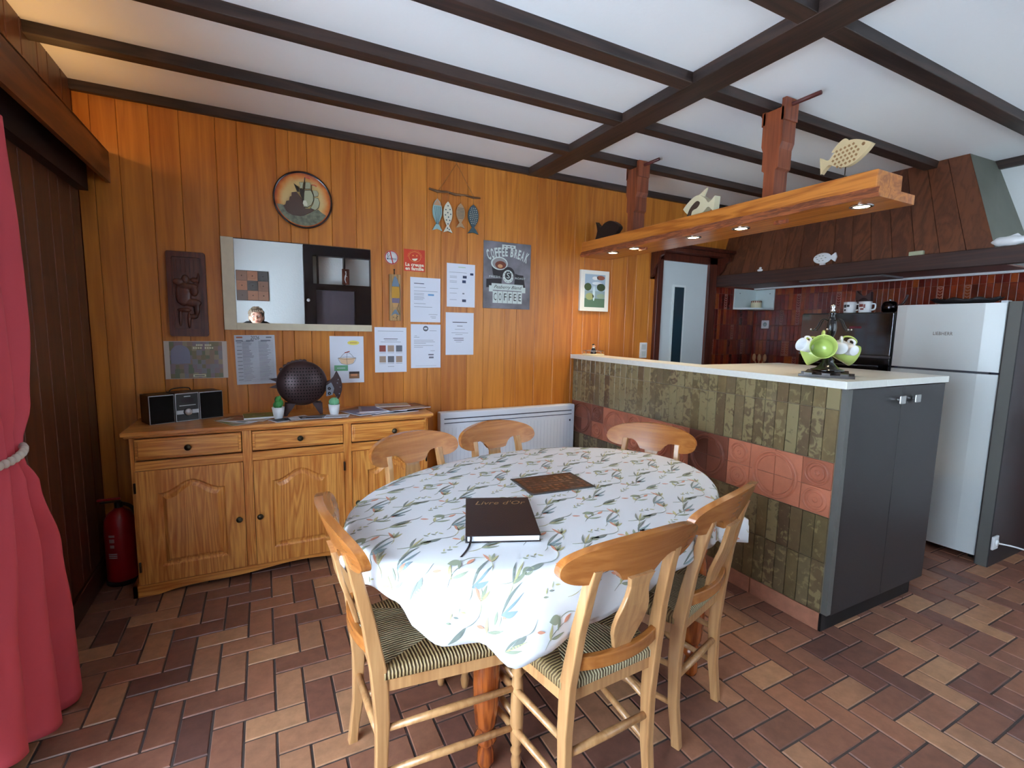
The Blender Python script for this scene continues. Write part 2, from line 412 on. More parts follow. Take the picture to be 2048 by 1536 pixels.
wrt.box(X1-.0055, X1, -2.3, 0, 0, 1.775, m_redgrout)
red(wrt, redR, -.006, 60, -1)
def decoR(mb, y, row):   # leaf-and-chevron relief tile
    z0, z1 = rows[row]; z1 = min(z1, 1.77); x = X1-.0085; w_ = .0028
    y1 = y-RW+.002; y0 = y-.002
    def bar(a, b, c_, d): mb.poly([(x, a, c_), (x, a, d), (x, b, d), (x, b, c_)], m_decor)
    bar(y0, y0-w_, z0+.004, z1-.004); bar(y1+w_, y1, z0+.004, z1-.004); bar(y0, y1, z0+.004, z0+.008); bar(y0, y1, z1-.008, z1-.004)
    ym = (y0+y1)/2
    for i in range(6):
        zc = z0+.018+i*(z1-z0-.036)/5
        for s in (-1, 1):
            mb.poly([(x, ym, zc-.006), (x, ym, zc-.002), (x, ym+s*.013, zc+.007), (x, ym+s*.013, zc+.003)], m_decor)
for k, row in ((11, 5), (11, 4), (7, 4), (8, 2), (9, 2), (11, 1), (20, 5), (20, 4), (38, 5), (42, 5), (15, 0), (50, 5), (27, 4)):
    decoR(wrt, -.006-k*RW, row)
struct(wrt, 'wall_right')
wbt = MB(); wbt.box(4.56, X1, .0, .012, 0, 1.775, m_redgrout); wbt.box(4.56, X1, 0, .012, 1.775, 1.80, m_redgrout)
def redB(mb, a, b, z0, z1, r):
    a += .001; b -= .001; t = .008; c = .0015
    vs = [(a, -t+c, z0), (b, -t+c, z0), (b, -t+c, z1), (a, -t+c, z1), (a+c, -t, z0+c), (b-c, -t, z0+c), (b-c, -t, z1-c), (a+c, -t, z1-c)]
    mb.add(vs, [(4, 5, 6, 7), (0, 1, 5, 4), (1, 2, 6, 5), (2, 3, 7, 6), (3, 0, 4, 7)], m_red, False, r)
red(wbt, redB, 4.562, 15, 1)
def decoB(mb, x, row):
    z0, z1 = rows[row]; z1 = min(z1, 1.77); y = -.0085; w_ = .0028; x0 = x+.002; x1 = x+RW-.002
    def bar(a, b, c_, d): mb.poly([(a, y, c_), (b, y, c_), (b, y, d), (a, y, d)], m_decor)
    bar(x0, x0+w_, z0+.004, z1-.004); bar(x1-w_, x1, z0+.004, z1-.004); bar(x0, x1, z0+.004, z0+.008); bar(x0, x1, z1-.008, z1-.004)
    xm = (x0+x1)/2
    for i in range(6):
        zc = z0+.018+i*(z1-z0-.036)/5
        for s in (-1, 1): mb.poly([(xm, y, zc-.006), (xm+s*.013, y, zc+.003), (xm+s*.013, y, zc+.007), (xm, y, zc-.002)], m_decor)
for k, row in ((4, 5), (7, 3), (11, 2), (0, 2)): decoB(wbt, 4.562+k*RW, row)
struct(wbt, 'wall_kitchen_corner')

# beams
def beam_y(label, y0, y1, g=None):
    b = MB(); b.box(-.2, X1+.1, y0, y1, ZB, ZC+.02, m_beam)
    return tagged(b, 'ceiling_beam', label, 'beam', 'narrow dark ceiling beams', bevel=.003)
wbm = MB(); wbm.box(-.05, X1, -.028, 0, ZB, ZC+.01, m_beam); struct(wbm, 'trim_1')
BL = [(-.54, -.47, 'narrow dark ceiling beam nearest the back wall, carrying the rear shelf hanger'),
      (-1.05, -.98, 'second narrow dark ceiling beam out from the panelled back wall'),
      (-1.53, -1.455, 'third narrow dark ceiling beam from the back wall, carrying the front shelf hanger'),
      (-2.085, -2.01, 'fourth narrow dark ceiling beam from the back wall, crossing top right of the photo'),
      (-2.60, -2.53, 'narrow dark ceiling beam at the very top edge of the photo'),
      (-3.12, -3.05, 'narrow dark ceiling beam above the photographer, seen in the mirror'),
      (-3.65, -3.58, 'dark ceiling beam towards the rear wall, seen in the mirror')]
for a, b, l in BL: beam_y(l, a, b)
b = MB(); b.box(2.55, 2.705, YR, -.0, ZB-.003, ZC+.02, m_beamy)
tagged(b, 'ceiling_beam', 'wide dark ceiling beam running from the camera to the back wall, across the narrow ones', 'beam', bevel=.003)
b = MB(); b.box(X1-.03, X1, YR, -1.7, ZB-.01, ZC+.01, m_beamy); struct(b, 'trim_2')
# wooden pelmet on the left, over the glass door and curtain
m_pelm = wood('pelmet_wood', (92, 46, 20), (124, 68, 30), 'Y', 1.6, rough=.4, coat=.1)
b = MB(); b.box(.112, .13, -3.55, -.0, 2.052, 2.2, m_pelm); b.box(0, .13, -3.55, 0, 2.195, 2.205, m_pelm)
tagged(b, 'curtain_pelmet', 'long wooden pelmet board under the ceiling along the left wall, above the red curtain', 'pelmet')
b = MB(); b.box(0, .045, -3.5, -.03, 1.995, 2.19, mat('pelmet_shade_dark', (38, 20, 18), .6)); struct(b, 'pelmet_shade_strip')  # dark strip standing in for the shade under the pelmet
b = MB(); b.tube([(.085, -3.4, 1.955), (.085, -1.17, 1.955)], .011, mat('dark_rod', (60, 34, 26), .4))
cr = tagged(b, 'curtain_rod', 'dark wooden curtain rod with a round end knob, under the left pelmet', 'curtain rod')
MB().ell((.085, -1.15, 1.955), (.024, .028, .024), mat('pale_finial', (150, 96, 80), .4)).build('finial', parent=cr)
# baseboards
m_base = wood('dark_baseboard', (50, 28, 20), (74, 44, 30), 'Y', 2)
b = MB(); b.box(0, .016, -1.75, 0, 0, .12, m_base); struct(b, 'baseboard_left', bevel=.004)
b = MB(); b.box(.016, 2.98, -.016, 0, 0, .1, m_base); struct(b, 'baseboard_back', bevel=.004)
m_doorfr = wood('reddish_door_frame', (66, 28, 20), (92, 42, 28), 'Z', 2)
# door: white leaf with slim glass strip in a reddish frame
dr = struct(MB().box(3.895, 4.455, -.012, .012, .01, 1.97, mat('door_leaf_white', (206, 214, 216), .45)), 'door_1')
g = MB(); g.box(4.035, 4.19, -.018, -.012, .9, 1.765, mat('white_bead', (225, 232, 232), .4)); g.build('glazing_bead', parent=dr)
m_dglass = mat('door_glass', (40, 60, 70), .04, spec=.9)
g = MB(); g.box(4.055, 4.168, -.021, -.0175, .92, 1.745, m_dglass); g.build('glass_strip', parent=dr)
g = MB()
g.box(3.83, 3.895, -.035, .012, 0, 2.03, m_doorfr); g.box(4.455, 4.56, -.035, .012, 0, 2.03, m_doorfr); g.box(3.83, 4.56, -.035, .012, 1.965, 2.03, m_doorfr)
g.build('door_frame', parent=dr, bevel=.005)
# cornice shelf over the door with curly brackets
cs = thing('door_shelf', 'dark red-brown wooden shelf with curved brackets over the white door', 'shelf', (4.2, 0, 2.03))
g = MB(); g.box(-.44, .46, -.15, -.0, .035, .062, m_doorfr); g.box(-.40, .42, -.12, -.0, 0, .035, m_doorfr); g.build('shelf_board', parent=cs, bevel=.004)
for sx in (-.41, .40):
    pr = [(0, 0), (-.14, 0), (-.14, -.035), (-.10, -.055), (-.075, -.11), (-.04, -.15), (-.035, -.2), (-.0, -.22)]
    g = MB(); g.prism([tuple(p) for p in smooth(pr[1:], 4)]+[(0, 0)], sx-.012, sx+.012, m_doorfr, 'YZ'); g.build('bracket', parent=cs)

# cove lamp on top of the pelmet (warm tube)
lt = MB(); lt.tube([(.05, -2.6, 2.225), (.05, -.12, 2.225)], .012, mat('warm_tube', (255, 220, 160), .4, emit=(255, 200, 120), estr=12))
tagged(lt, 'tube_lamp', 'warm tube lamp lying on top of the left pelmet', 'lamp')

# ================================================================= DINING TABLE, CLOTH, CHAIRS
m_tleg = wood('varnished_pine_leg', (120, 52, 18), (176, 92, 38), 'Z', 3, rough=.22, coat=.5)
TC = Vector((1.745, -1.712)); TA, TB = .752, .518; TT = math.radians(13.8)
def tpt(u, v, z): return (TC.x+u*math.cos(TT)-v*math.sin(TT), TC.y+u*math.sin(TT)+v*math.cos(TT), z)
tb = thing('dining_table', 'oval dining table hidden under the leaf-print cloth, turned varnished legs showing below', 'table', (TC.x, TC.y, 0), 0)
def loc_t(p): return (p[0]-TC.x, p[1]-TC.y, p[2])
g = MB(); ring = [loc_t(tpt((TA-.012)*math.cos(a), (TB-.012)*math.sin(a), 0)) for a in [2*PI*k/64 for k in range(64)]]
g.prism([(p[0], p[1]) for p in ring], .735, .757, m_tleg, 'XY'); g.build('tabletop', parent=tb)
g = MB(); ap = [(-.46, -.235), (.56, -.235), (.56, .245), (-.46, .245)]
legs = [(1.36, -1.985), (2.26, -1.975), (1.29, -1.54), (2.19, -1.50)]
LP = [Vector((x-TC.x, y-TC.y, 0)) for x, y in legs]
for a, b in ((0, 1), (1, 3), (3, 2), (2, 0)):
    d = (LP[b]-LP[a]); n = Vector((-d.y, d.x, 0)).normalized()*.011; p, q = LP[a], LP[b]
    g.prism([tuple((p+n)[:2]), tuple((q+n)[:2]), tuple((q-n)[:2]), tuple((p-n)[:2])], .645, .735, m_tleg, 'XY')
g.build('apron', parent=tb)
prof = [(.018, 0), (.024, .004), (.028, .02), (.026, .05), (.022, .075), (.034, .09), (.036, .10), (.034, .11), (.024, .122), (.024, .13), (.034, .15), (.040, .22), (.042, .30), (.040, .40), (.036, .47), (.026, .50), (.034, .515), (.036, .53), (.030, .545), (.026, .56)]
for p in LP:
    g = MB(); g.lathe(prof, m_tleg, 24, c=tuple(p)); g.cbox((p.x, p.y, .65), (.07, .07, .17), m_tleg)
    g.build('leg', parent=tb)

# cloth: top plus draped skirt; hem length varies round the table (rectangular cloth on an oval top)
HEM = [(-180, .12), (-170, .10), (-162, .115), (-155, .155), (-148, .185), (-141, .185), (-134, .245), (-128, .215), (-116, .18), (-104, .15), (-94, .125), (-81, .115), (-65, .15), (-52, .21), (-42, .245), (-33, .19), (-18, .13), (0, .12), (18, .13), (33, .19), (42, .235), (52, .2), (65, .15), (90, .12), (115, .15), (128, .2), (136, .24), (146, .19), (162, .13), (180, .12)]
def hemlen(phi):
    d = math.degrees(phi)
    while d > 180: d -= 360
    while d < -180: d += 360
    for (a, x), (b, y) in zip(HEM[:-1], HEM[1:]):
        if a <= d <= b:
            t = (d-a)/(b-a); t = t*t*(3-2*t); return x+(y-x)*t
    return .12
def cloth_pt(phi, s, lift=0):
    """s<=1: fraction of the top radius; s>1: s-1 metres past the edge"""
    if s <= 1:
        e = max(0, s-.93)/.07
        return tpt(TA*s*math.cos(phi), TB*s*math.sin(phi), .763-.006*e*e+lift)
    L = s-1; x, y = TA*math.cos(phi), TB*math.sin(phi)
    nx, ny = math.cos(phi)/TA, math.sin(phi)/TB; q = math.hypot(nx, ny); nx /= q; ny /= q
    R = .022; a = min(L/R, 1.42); out = R*math.sin(a); dn = R*(1-math.cos(a)); rest = max(0, L-R*1.42)
    out += rest*.03; dn += rest*.99
    k = min(1, rest/.12); dd = math.degrees(phi)
    fold = .020*math.sin(phi*9+.6)+.013*math.sin(phi*17+1.9)
    corner = 0
    for c_ in (-134, -44, 44, 136):
        z = ((dd-c_+180) % 360)-180; corner += math.exp(-(z/9)**2)
    press = 1
    for c_ in (178, -110, -70, 102, 72, 13):      # the skirt is pushed in by the chair backs
        z = ((dd-c_+180) % 360)-180; press -= .95*math.exp(-(z/15)**4)
    out += k*k*((fold+.012)*max(0, press)+.045*corner+(.06*math.exp(-((dd+46)/9)**2)))
    out += lift*math.sin(a); 
    return tpt(x+nx*out, y+ny*out, .757-dn+lift*math.cos(a))
m_cloth = mat('white_waxed_cloth', (226, 228, 232), .38, spec=.45, bump=.12, bscale=30)
NP = 240
vs = []; fs = []
SS = [0, .12, .25, .4, .55, .7, .8, .88, .94, 1.0]; KS = 14
for i in range(NP):
    phi = -PI+2*PI*i/NP; h = hemlen(phi)
    for s in SS: vs.append(cloth_pt(phi, s))
    for k in range(1, KS+1):
        L = .036*k/5 if k <= 5 else .036+(h-.036)*(k-5)/(KS-5)
        vs.append(cloth_pt(phi, 1+L))
NR = len(SS)+KS
for i in range(NP):
    j = (i+1) % NP
    for k in range(NR-1): fs.append((i*NR+k, i*NR+k+1, j*NR+k+1, j*NR+k))
cg = MB(); cg.add(vs, fs, m_cloth, True)
LM = [mat('leaf_sage', (150, 158, 136), .5), mat('leaf_olive', (186, 182, 136), .5), mat('leaf_bluegrey', (136, 156, 160), .5), mat('leaf_salmon', (214, 150, 124), .5), mat('leaf_slate', (130, 138, 130), .5), mat('leaf_pale', (190, 192, 160), .5)]
def unroll(u, v, lift=.0007):
    r = math.hypot(u/TA, v/TB)
    if r <= 1:
        phi = math.atan2(v/TB, u/TA); return cloth_pt(phi, r, lift) if r > 1e-4 else tpt(u, v, .763+lift)
    phi = math.atan2(v/TB, u/TA)      # nearest edge point by a few Newton-like steps
    for _ in range(6):
        ex, ey = TA*math.cos(phi), TB*math.sin(phi); tx, ty = -TA*math.sin(phi), TB*math.cos(phi)
        phi += ((u-ex)*tx+(v-ey)*ty)/(tx*tx+ty*ty+.05*0+1e-9)*.8
    L = math.hypot(u-TA*math.cos(phi), v-TB*math.sin(phi))
    if L > hemlen(phi)-.004: return None
    return cloth_pt(phi, 1+L, lift)
def put(poly, m):
    q = [unroll(a, b) for a, b in poly]
    if any(p is None for p in q): return
    n = len(q)//2            # strip between the two sides of the leaf, follows the curved surface
    fs = [(i, i+1, len(q)-2-i, len(q)-1-i) for i in range(n-1)]
    cg.add(q, fs, m, False)
def leaf(x, y, ang, ln, wd, m, bend=.0):
    A = []; B = []; n = 9
    for i in range(n):
        t = i/(n-1); w_ = wd*math.sin(PI*min(1, t*1.02))**.8*(1-.35*t) if 0 < t < 1 else 0.0003
        cx = ln*t; cy = bend*ln*math.sin(PI*t)
        A.append((cx, cy+w_/2)); B.append((cx, cy-w_/2))
    ca, sa = math.cos(ang), math.sin(ang)
    put([(x+ca*p-sa*q, y+sa*p+ca*q) for p, q in A+B[::-1]], m)
def stem(x, y, ang, ln, m, bend=.08):
    leaf(x, y, ang, ln, .0022, m, bend)
rl = random.Random(21)
def sprig(x, y, a, kind):
    L = LM; P = lambda r, da=0: (x+r*math.cos(a+da), y+r*math.sin(a+da))
    if kind == 0:      # curved twig, two pairs of leaves and a salmon tip
        stem(x, y, a, .085, L[4], .10); leaf(*P(.026, .12), a+.75, .040, .011, L[1], .06); leaf(*P(.030, .12), a-.55, .044, .011, L[0], -.06); leaf(*P(.056, .06), a+.6, .034, .010, L[0]); leaf(*P(.082), a-.05, .030, .012, L[3])
    elif kind == 1:    # long slim pair and a broad blue-grey leaf
        leaf(x, y, a+.10, .095, .0085, L[4], .05); leaf(x, y, a-.14, .080, .0075, L[2], -.04); leaf(x, y, a-.62, .046, .017, L[2], -.08); leaf(x, y, a+PI+.3, .034, .0022, L[0], .1)
    elif kind == 2:    # small upright fan
        for k in range(4): leaf(x, y, a+(k-1.5)*.36, .036+.008*(k % 2), .0095, [L[1], L[0], L[5], L[3]][k])
        stem(x, y, a+PI, .036, L[1], .1)
    elif kind == 3:    # round leaf on a long stalk
        leaf(x, y, a, .036, .026, L[0]); stem(x, y, a+PI, .062, L[0], .14)
    elif kind == 4:    # scattered tiny leaves
        for k in range(5):
            r = .008+.011*k; leaf(x+r*math.cos(a), y+r*math.sin(a), a+(.7 if k % 2 else -.7), .015, .0055, [L[0], L[1], L[4], L[5], L[1]][k])
    elif kind == 5:    # one broad pointed leaf
        stem(x, y, a+PI, .045, L[4], -.12); leaf(x, y, a, .060, .017, L[4], .05); leaf(*P(.03, 2.6), a+2.3, .024, .009, L[3])
    elif kind == 6:    # narrow trio
        leaf(x, y, a+.28, .062, .008, L[4], .05); leaf(x, y, a, .070, .008, L[1], .0); leaf(x, y, a-.32, .050, .010, L[0], -.05); stem(x, y, a+PI, .040, L[1], .08)
KM = .84
MOT = [(.02, .03, .3, 1), (.12, .06, .9, 2), (.20, .02, -.3, 4), (.27, .08, .2, 0), (.05, .12, 2.7, 3), (.15, .15, -.1, 6), (.24, .16, 3.3, 5), (.02, .20, .2, 4), (.10, .22, .1, 0), (.20, .24, .25, 1), (.09, .29, 3.0, 5), (.28, .29, .5, 6), (.17, .31, .7, 2), (.01, .30, -.2, 3)]
PU, PV = .31*.84, .33*.84
for i in range(-5, 5):
    for j in range(-4, 5):
        for (mx_, my_, ma_, mk_) in MOT:
            U = i*PU+mx_*KM+(.5*PU if j % 2 else 0); V = j*PV+my_*KM-.1
            if abs(U) < 1.1 and abs(V) < .85: sprig(U, V, ma_, mk_)
ct = tagged(cg, 'tablecloth', 'white oval tablecloth printed with green, blue and salmon leaves, draped over the dining table', 'tablecloth')
so = ct.modifiers.new('thick', 'SOLIDIFY'); so.thickness = .0009; so.offset = -1

# chairs
m_ch = wood('honey_beech_chair', (170, 120, 74), (208, 160, 108), 'Z', 2.2, rough=.3, coat=.35, contrast=(.1, .95))
m_chx = wood('honey_beech_rail', (154, 90, 40), (192, 124, 62), 'X', 2.2, rough=.25, coat=.45, contrast=(.1, .95))
m_rx = strands('rush_strands_x', 'X', (104, 84, 54), (216, 204, 164), 33)
m_ry = strands('rush_strands_y', 'Y', (96, 72, 42), (176, 150, 102), 33)
def backy(z):
    P = [(0, -.035), (.15, -.016), (.3, -.012), (.42, -.018), (.55, -.036), (.7, -.066), (.8, -.092), (.9, -.125)]
    for (a, x), (b, y) in zip(P[:-1], P[1:]):
        if a <= z <= b: t = (z-a)/(b-a); t = t*t*(3-2*t)*.4+t*.6; return x+(y-x)*t
    return P[-1][1]
def make_chair(label):
    t = thing('dining_chair', label, 'chair', group='rush-seated chairs round the dining table')
    for s in (-1, 1):
        g = MB(); secs = []
        for z in [0, .06, .14, .22, .3, .38, .45, .52, .6, .68, .74, .785]:
            x = s*(.150+.002*min(1, z/.45)) if z < .45 else s*(.152-.018*(z-.45)/.36)
            y = backy(z); dx = .0135; dy = .016+.006*math.exp(-((z-.42)/.16)**2)
            if z < .1: dy *= .9
            secs.append([(x-dx, y-dy, z), (x+dx, y-dy, z), (x+dx, y+dy, z), (x-dx, y+dy, z)])
        g.loft(secs, m_ch, False); g.build('rear_leg', parent=t, bevel=.004)
        g = MB(); pf = [(.010, 0), (.013, .01), (.016, .035), (.012, .055), (.018, .068), (.012, .082), (.0185, .10), (.0205, .16), (.020, .24), (.017, .30), (.013, .315), (.020, .328), (.013, .342), (.019, .355), (.019, .42)]
        g.lathe(pf, m_ch, 16, c=(s*.195, .385, 0)); g.build('front_leg', parent=t)
    # top rail
    g = MB(); n = 41; W_ = .232; F = []; B = []
    def zt(x): return .796+.074*math.sqrt(max(0, 1-(x/W_)**2))**.85
    def zb(x):
        a = abs(x)
        if a > .15:
            k = (a-.15)/(W_-.15); return .746+.046*(1-math.sqrt(max(0, 1-k*k)))
        if a > .125: return .750+.030*(.15-a)/.025
        if a > .052: k = (.125-a)/.073; return .780+.006*math.sin(PI*k)-.043*k**2.4
        return .737
    secs = []
    for i in range(n):
        x = W_*math.sin(PI/2*(-1+2*i/(n-1))); y0 = -.066-.040*(1-(x/W_)**2)
        a, b = zb(x), max(zt(x), zb(x)+.002); th = .012
        def yy(z): return y0-(z-.79)*.35
        secs.append([(x, yy(a)-th, a), (x, yy(a)+th, a), (x, yy(b)+th, b), (x, yy(b)-th, b)])
    g.loft(secs, m_chx, False); g.build('top_rail', parent=t, bevel=.005, seg=3)
    # splat and lower back rail
    g = MB(); secs = []
    for z, hw in [(.512, .026), (.54, .036), (.57, .047), (.60, .053), (.63, .053), (.66, .046), (.69, .037), (.72, .034), (.748, .042)]:
        y = backy(z)-.018*min(1, (z-.5)/.15)-.012; secs.append([(-hw, y-.007, z), (hw, y-.007, z), (hw, y+.007, z), (-hw, y+.007, z)])
    g.loft(secs, m_ch, False); g.build('splat', parent=t, bevel=.003)
    g = MB(); secs = []
    for i in range(13):
        x = -.142+.284*i/12; y = backy(.5)-.028*(1-(x/.142)**2); secs.append([(x, y-.010, .485), (x, y+.010, .485), (x, y+.010, .522), (x, y-.010, .522)])
    g.loft(secs, m_chx, False); g.build('lower_back_rail', parent=t, bevel=.003)
    # seat rails + woven rush
    c = [(-.150, -.01), (.150, -.01), (.213, .40), (-.213, .40)]
    g = MB()
    for a, b in ((0, 1), (1, 2), (2, 3), (3, 0)):
        p, q = Vector((*c[a], 0)), Vector((*c[b], 0)); d = (q-p).normalized(); nn = Vector((-d.y, d.x, 0))*.010
        g.prism([tuple((p+nn)[:2]), tuple((q+nn)[:2]), tuple((q-nn)[:2]), tuple((p-nn)[:2])], .385, .418, m_ch, 'XY')
    g.build('seat_frame', parent=t, bevel=.002)
    g = MB(); M_ = [(-.055, .2), (.055, .2)]
    def sector(o0, o1, i0, i1, m):
        rowsn = 8; secs = []
        d = (Vector(o1)-Vector(o0)).normalized(); nn = Vector((d.y, -d.x))
        for k in range(rowsn+4):
            pts = []
            for j in range(9):
                u = j/8; O = Vector(o0).lerp(Vector(o1), u); I = Vector(i0).lerp(Vector(i1), u)
                if k < 3:
                    an = [-PI/2, -.5, .5][k]; p = O+nn*(.017*math.cos(an) if k else 0); z = .432+.020*math.sin(an)
                else:
                    v = (k-3)/(rowsn); p = O.lerp(I, v); z = .452+.004*math.sin(PI*v)-.012*v*v
                pts.append((p.x, p.y, z))
            secs.append(pts)
        vs = [p for q in secs for p in q]; fs = []
        for i in range(len(secs)-1):
            for j in range(8): fs.append((i*9+j, i*9+j+1, (i+1)*9+j+1, (i+1)*9+j))
        g.add(vs, fs, m, True)
    sector(c[0], c[1], M_[0], M_[1], m_rx); sector(c[2], c[3], M_[1], M_[0], m_rx)
    sector(c[1], c[2], M_[1], M_[1], m_ry); sector(c[3], c[0], M_[0], M_[0], m_ry)
    g.poly([(-.15, -.01, .425), (-.213, .4, .425), (.213, .4, .425), (.15, -.01, .425)], m_ry)
    g.build('rush_seat', parent=t)
    for s in (-1, 1):
        for z in (.27, .14):
            g = MB(); g.tube([(s*.151, backy(z), z), (s*.173, .19, z+.004), (s*.195, .385, z+.008)], [.009, .0115, .009], m_ch, 12); g.build('side_stretcher', parent=t)
    for z in (.30, .17):
        g = MB(); g.tube([(-.195, .385, z), (0, .385, z), (.195, .385, z)], [.009, .0115, .009], m_ch, 12); g.build('front_stretcher', parent=t)
    g = MB(); g.tube([(-.15, backy(.23), .23), (0, backy(.23), .23), (.15, backy(.23), .23)], [.010, .0125, .010], m_ch, 12); g.build('rear_stretcher', parent=t)
    return t
CH = [(1.045, -1.862, 2, 'honey wood rush-seat chair at the left end of the table, seen from its side'),
      (1.612, -2.245, 92.5, 'honey wood rush-seat chair nearest the camera, back turned to the guest book'),
      (2.085, -2.125, 107, 'honey wood rush-seat chair at front right, half behind the nearest chair back'),
      (1.417, -1.175, -72.5, 'chair behind the table whose backrest covers the sideboard right end'),
      (1.868, -1.085, -80, 'chair behind the table whose backrest stands before the white radiator'),
      (2.50, -1.405, -151, 'chair at the right end of the table, its pale-lit backrest against the tiled counter')]
ch0 = make_chair(CH[0][3])
for i, (x, y, a, l) in enumerate(CH):
    rz = math.radians(a-90)
    if i == 0: ch0.location = (x, y, 0); ch0.rotation_euler.z = rz
    else: dup(ch0, (x, y, 0), rz, l)

# guest book and printed board on the cloth
ZT = .7637
bk = thing('guest_book', 'black hardback guest book with gold lettering and a ribbon, lying on the tablecloth', 'book', (1.422, -1.937, ZT), math.radians(-22))
m_bk = mat('black_leatherette', (34, 24, 26), .4, bump=.2, bscale=300)
g = MB(); g.box(-.104, .104, -.150, .150, 0, .003, m_bk); g.box(-.104, .104, -.150, .150, .018, .021, m_bk); g.box(-.107, -.103, -.150, .150, 0, .021, m_bk)
g.build('cover', parent=bk, bevel=.001)
g = MB(); g.box(-.102, .100, -.146, .146, .003, .018, mat('page_edges', (236, 238, 242), .7)); g.build('pages', parent=bk)
g = MB(); g.text("Livre d'Or", .044, mat('gold_foil', (196, 170, 120), .3, metal=.6), Matrix.Translation((.002, .098, .0215)), shear=.35, fit=.165); g.build('gold_lettering', parent=bk)
g = MB(); rb = smooth([(-.092, -.148, .017), (-.092, -.156, .012), (-.096, -.168, .0012), (-.105, -.20, .0008), (-.118, -.232, .0008)], 4)
g.loft([[(p.x-.003, p.y, p.z), (p.x+.003, p.y, p.z), (p.x+.003, p.y, p.z+.0006), (p.x-.003, p.y, p.z+.0006)] for p in rb], m_bk, False); g.build('ribbon', parent=bk)

# printed table mat / picture board
bd = thing('printed_board', 'thin rectangular board with a dark brown and copper collage picture, lying on the tablecloth', 'board', (1.764, -1.692, ZT), math.radians(-1))
g = MB(); g.box(-.135, .135, -.097, .097, 0, .003, mat('board_edge_grey', (70, 72, 74), .5)); g.build('backing', parent=bd)
g = MB(); m1, m2, m3, m4 = mat('collage_dark', (52, 34, 28), .3), mat('collage_copper', (112, 70, 48), .3), mat('collage_tan', (132, 100, 76), .3), mat('collage_grey', (88, 72, 64), .3)
g.box(-.125, .125, -.088, .088, .003, .0034, m1)
rq = random.Random(5)
for i in range(11):
    for j in range(7):
        x = -.118+i*.0225; y = -.080+j*.0235; g.box(x, x+rq.uniform(.010, .020), y, y+rq.uniform(.008, .02), .0034, .0036, rq.choice([m2, m2, m3, m4, m1]))
g.box(-.10, .08, -.012, .0, .0036, .0038, m4)
g.build('picture', parent=bd)
bd.rotation_euler.z = math.radians(-4)

# ================================================================= SIDEBOARD
m_px = wood('yellow_pine_x', (186, 98, 36), (240, 172, 88), 'X', 2.6, rough=.3, coat=.35, contrast=(.15, .8), rings=9)
m_pz = wood('yellow_pine_z', (186, 98, 36), (240, 172, 88), 'Z', 2.6, rough=.3, coat=.35, contrast=(.15, .8), rings=9)
m_gap = mat('dark_gap', (50, 26, 14), .8)
m_knob = mat('aged_brass_knob', (70, 66, 52), .4, metal=.7)
SB = thing('sideboard', 'varnished yellow pine sideboard with three drawers and three arched doors against the panelled wall', 'sideboard', (.94, -.21, 0))
ox, oy = .94, -.21
def S(g, name, parent=SB, **k): return g.build(name, parent=parent, loc=(-ox, -oy, 0) if parent is SB else None, **k)
g = MB(); top = [(.178, -.425), (1.702, -.425), (1.702, -.0), (.178, -.0)]
g.box(.178, 1.702, -.425, -.003, .812, .832, m_px); g.box(.188, 1.692, -.415, -.003, .802, .812, m_px); S(g, 'top', bevel=.006, seg=3)
g = MB(); g.box(.205, .225, -.385, -.02, .06, .802, m_pz); g.box(1.655, 1.675, -.385, -.02, .06, .802, m_pz)
g.box(.205, 1.675, -.035, -.02, .06, .802, m_pz); g.box(.205, 1.675, -.385, -.02, .05, .07, m_px)
g.box(.225, 1.655, -.36, -.35, .06, .80, m_gap)
for x0, x1 in ((.205, .222), (.675, .72), (1.178, 1.222), (1.66, 1.675)): g.box(x0, x1, -.392, -.36, .06, .802, m_pz)
for z0, z1 in ((.795, .803), (.635, .68), (.045, .062)): g.box(.205, 1.675, -.39, -.36, z0, z1, m_px)
S(g, 'carcass', bevel=.002)
g = MB()
xs_ = [.181+(1.699-.181)*i/60 for i in range(61)]
def apz(x):
    t = (x-.181)/1.518; a = abs(t-.5)*2
    return 0 if a > .86 else (.045*(1-((a)/.86)**4)**1.0 if a < .86 else 0)*(.75+.25*math.cos(a*PI*2.2))
pl = [(x, apz(x)) for x in xs_]+[(1.699, .06), (.181, .06)]
for i in range(60):
    x0, x1 = xs_[i], xs_[i+1]; z0, z1 = apz(x0), apz(x1)
    g.add([(x0, -.402, z0), (x1, -.402, z1), (x1, -.402, .06), (x0, -.402, .06), (x0, -.38, z0), (x1, -.38, z1), (x1, -.38, .06), (x0, -.38, .06)], [(0, 1, 2, 3), (7, 6, 5, 4), (3, 2, 6, 7), (0, 4, 5, 1)], m_px)
g.box(.181, .2, -.402, -.02, 0, .06, m_px); g.box(1.68, 1.699, -.402, -.02, 0, .06, m_px)
S(g, 'plinth_apron')
def knob(parent, x, z, y=-.405):
    g = MB(); g.lathe([(.004, 0), (.005, .010), (.013, .014), (.0155, .020), (.013, .026), (.0, .029)], m_knob, 20, axis='Y', c=(0, 0, 0)); 
    g.v = [(a, -b, c) for a, b, c in g.v]; g.f = [f[::-1] for f in g.f]
    return g.build('knob', parent=parent, loc=(x, y, z))
for x0, x1, kx in ((.226, .672, .442), (.722, 1.176, .952), (1.224, 1.660, 1.462)):
    g = MB(); g.box(x0, x1, -.402, -.37, .690, .792, m_px); g.box(x0+.012, x1-.012, -.408, -.402, .702, .780, m_px)
    d = S(g, 'drawer', bevel=.004); knob(d, kx, .741, -.408)
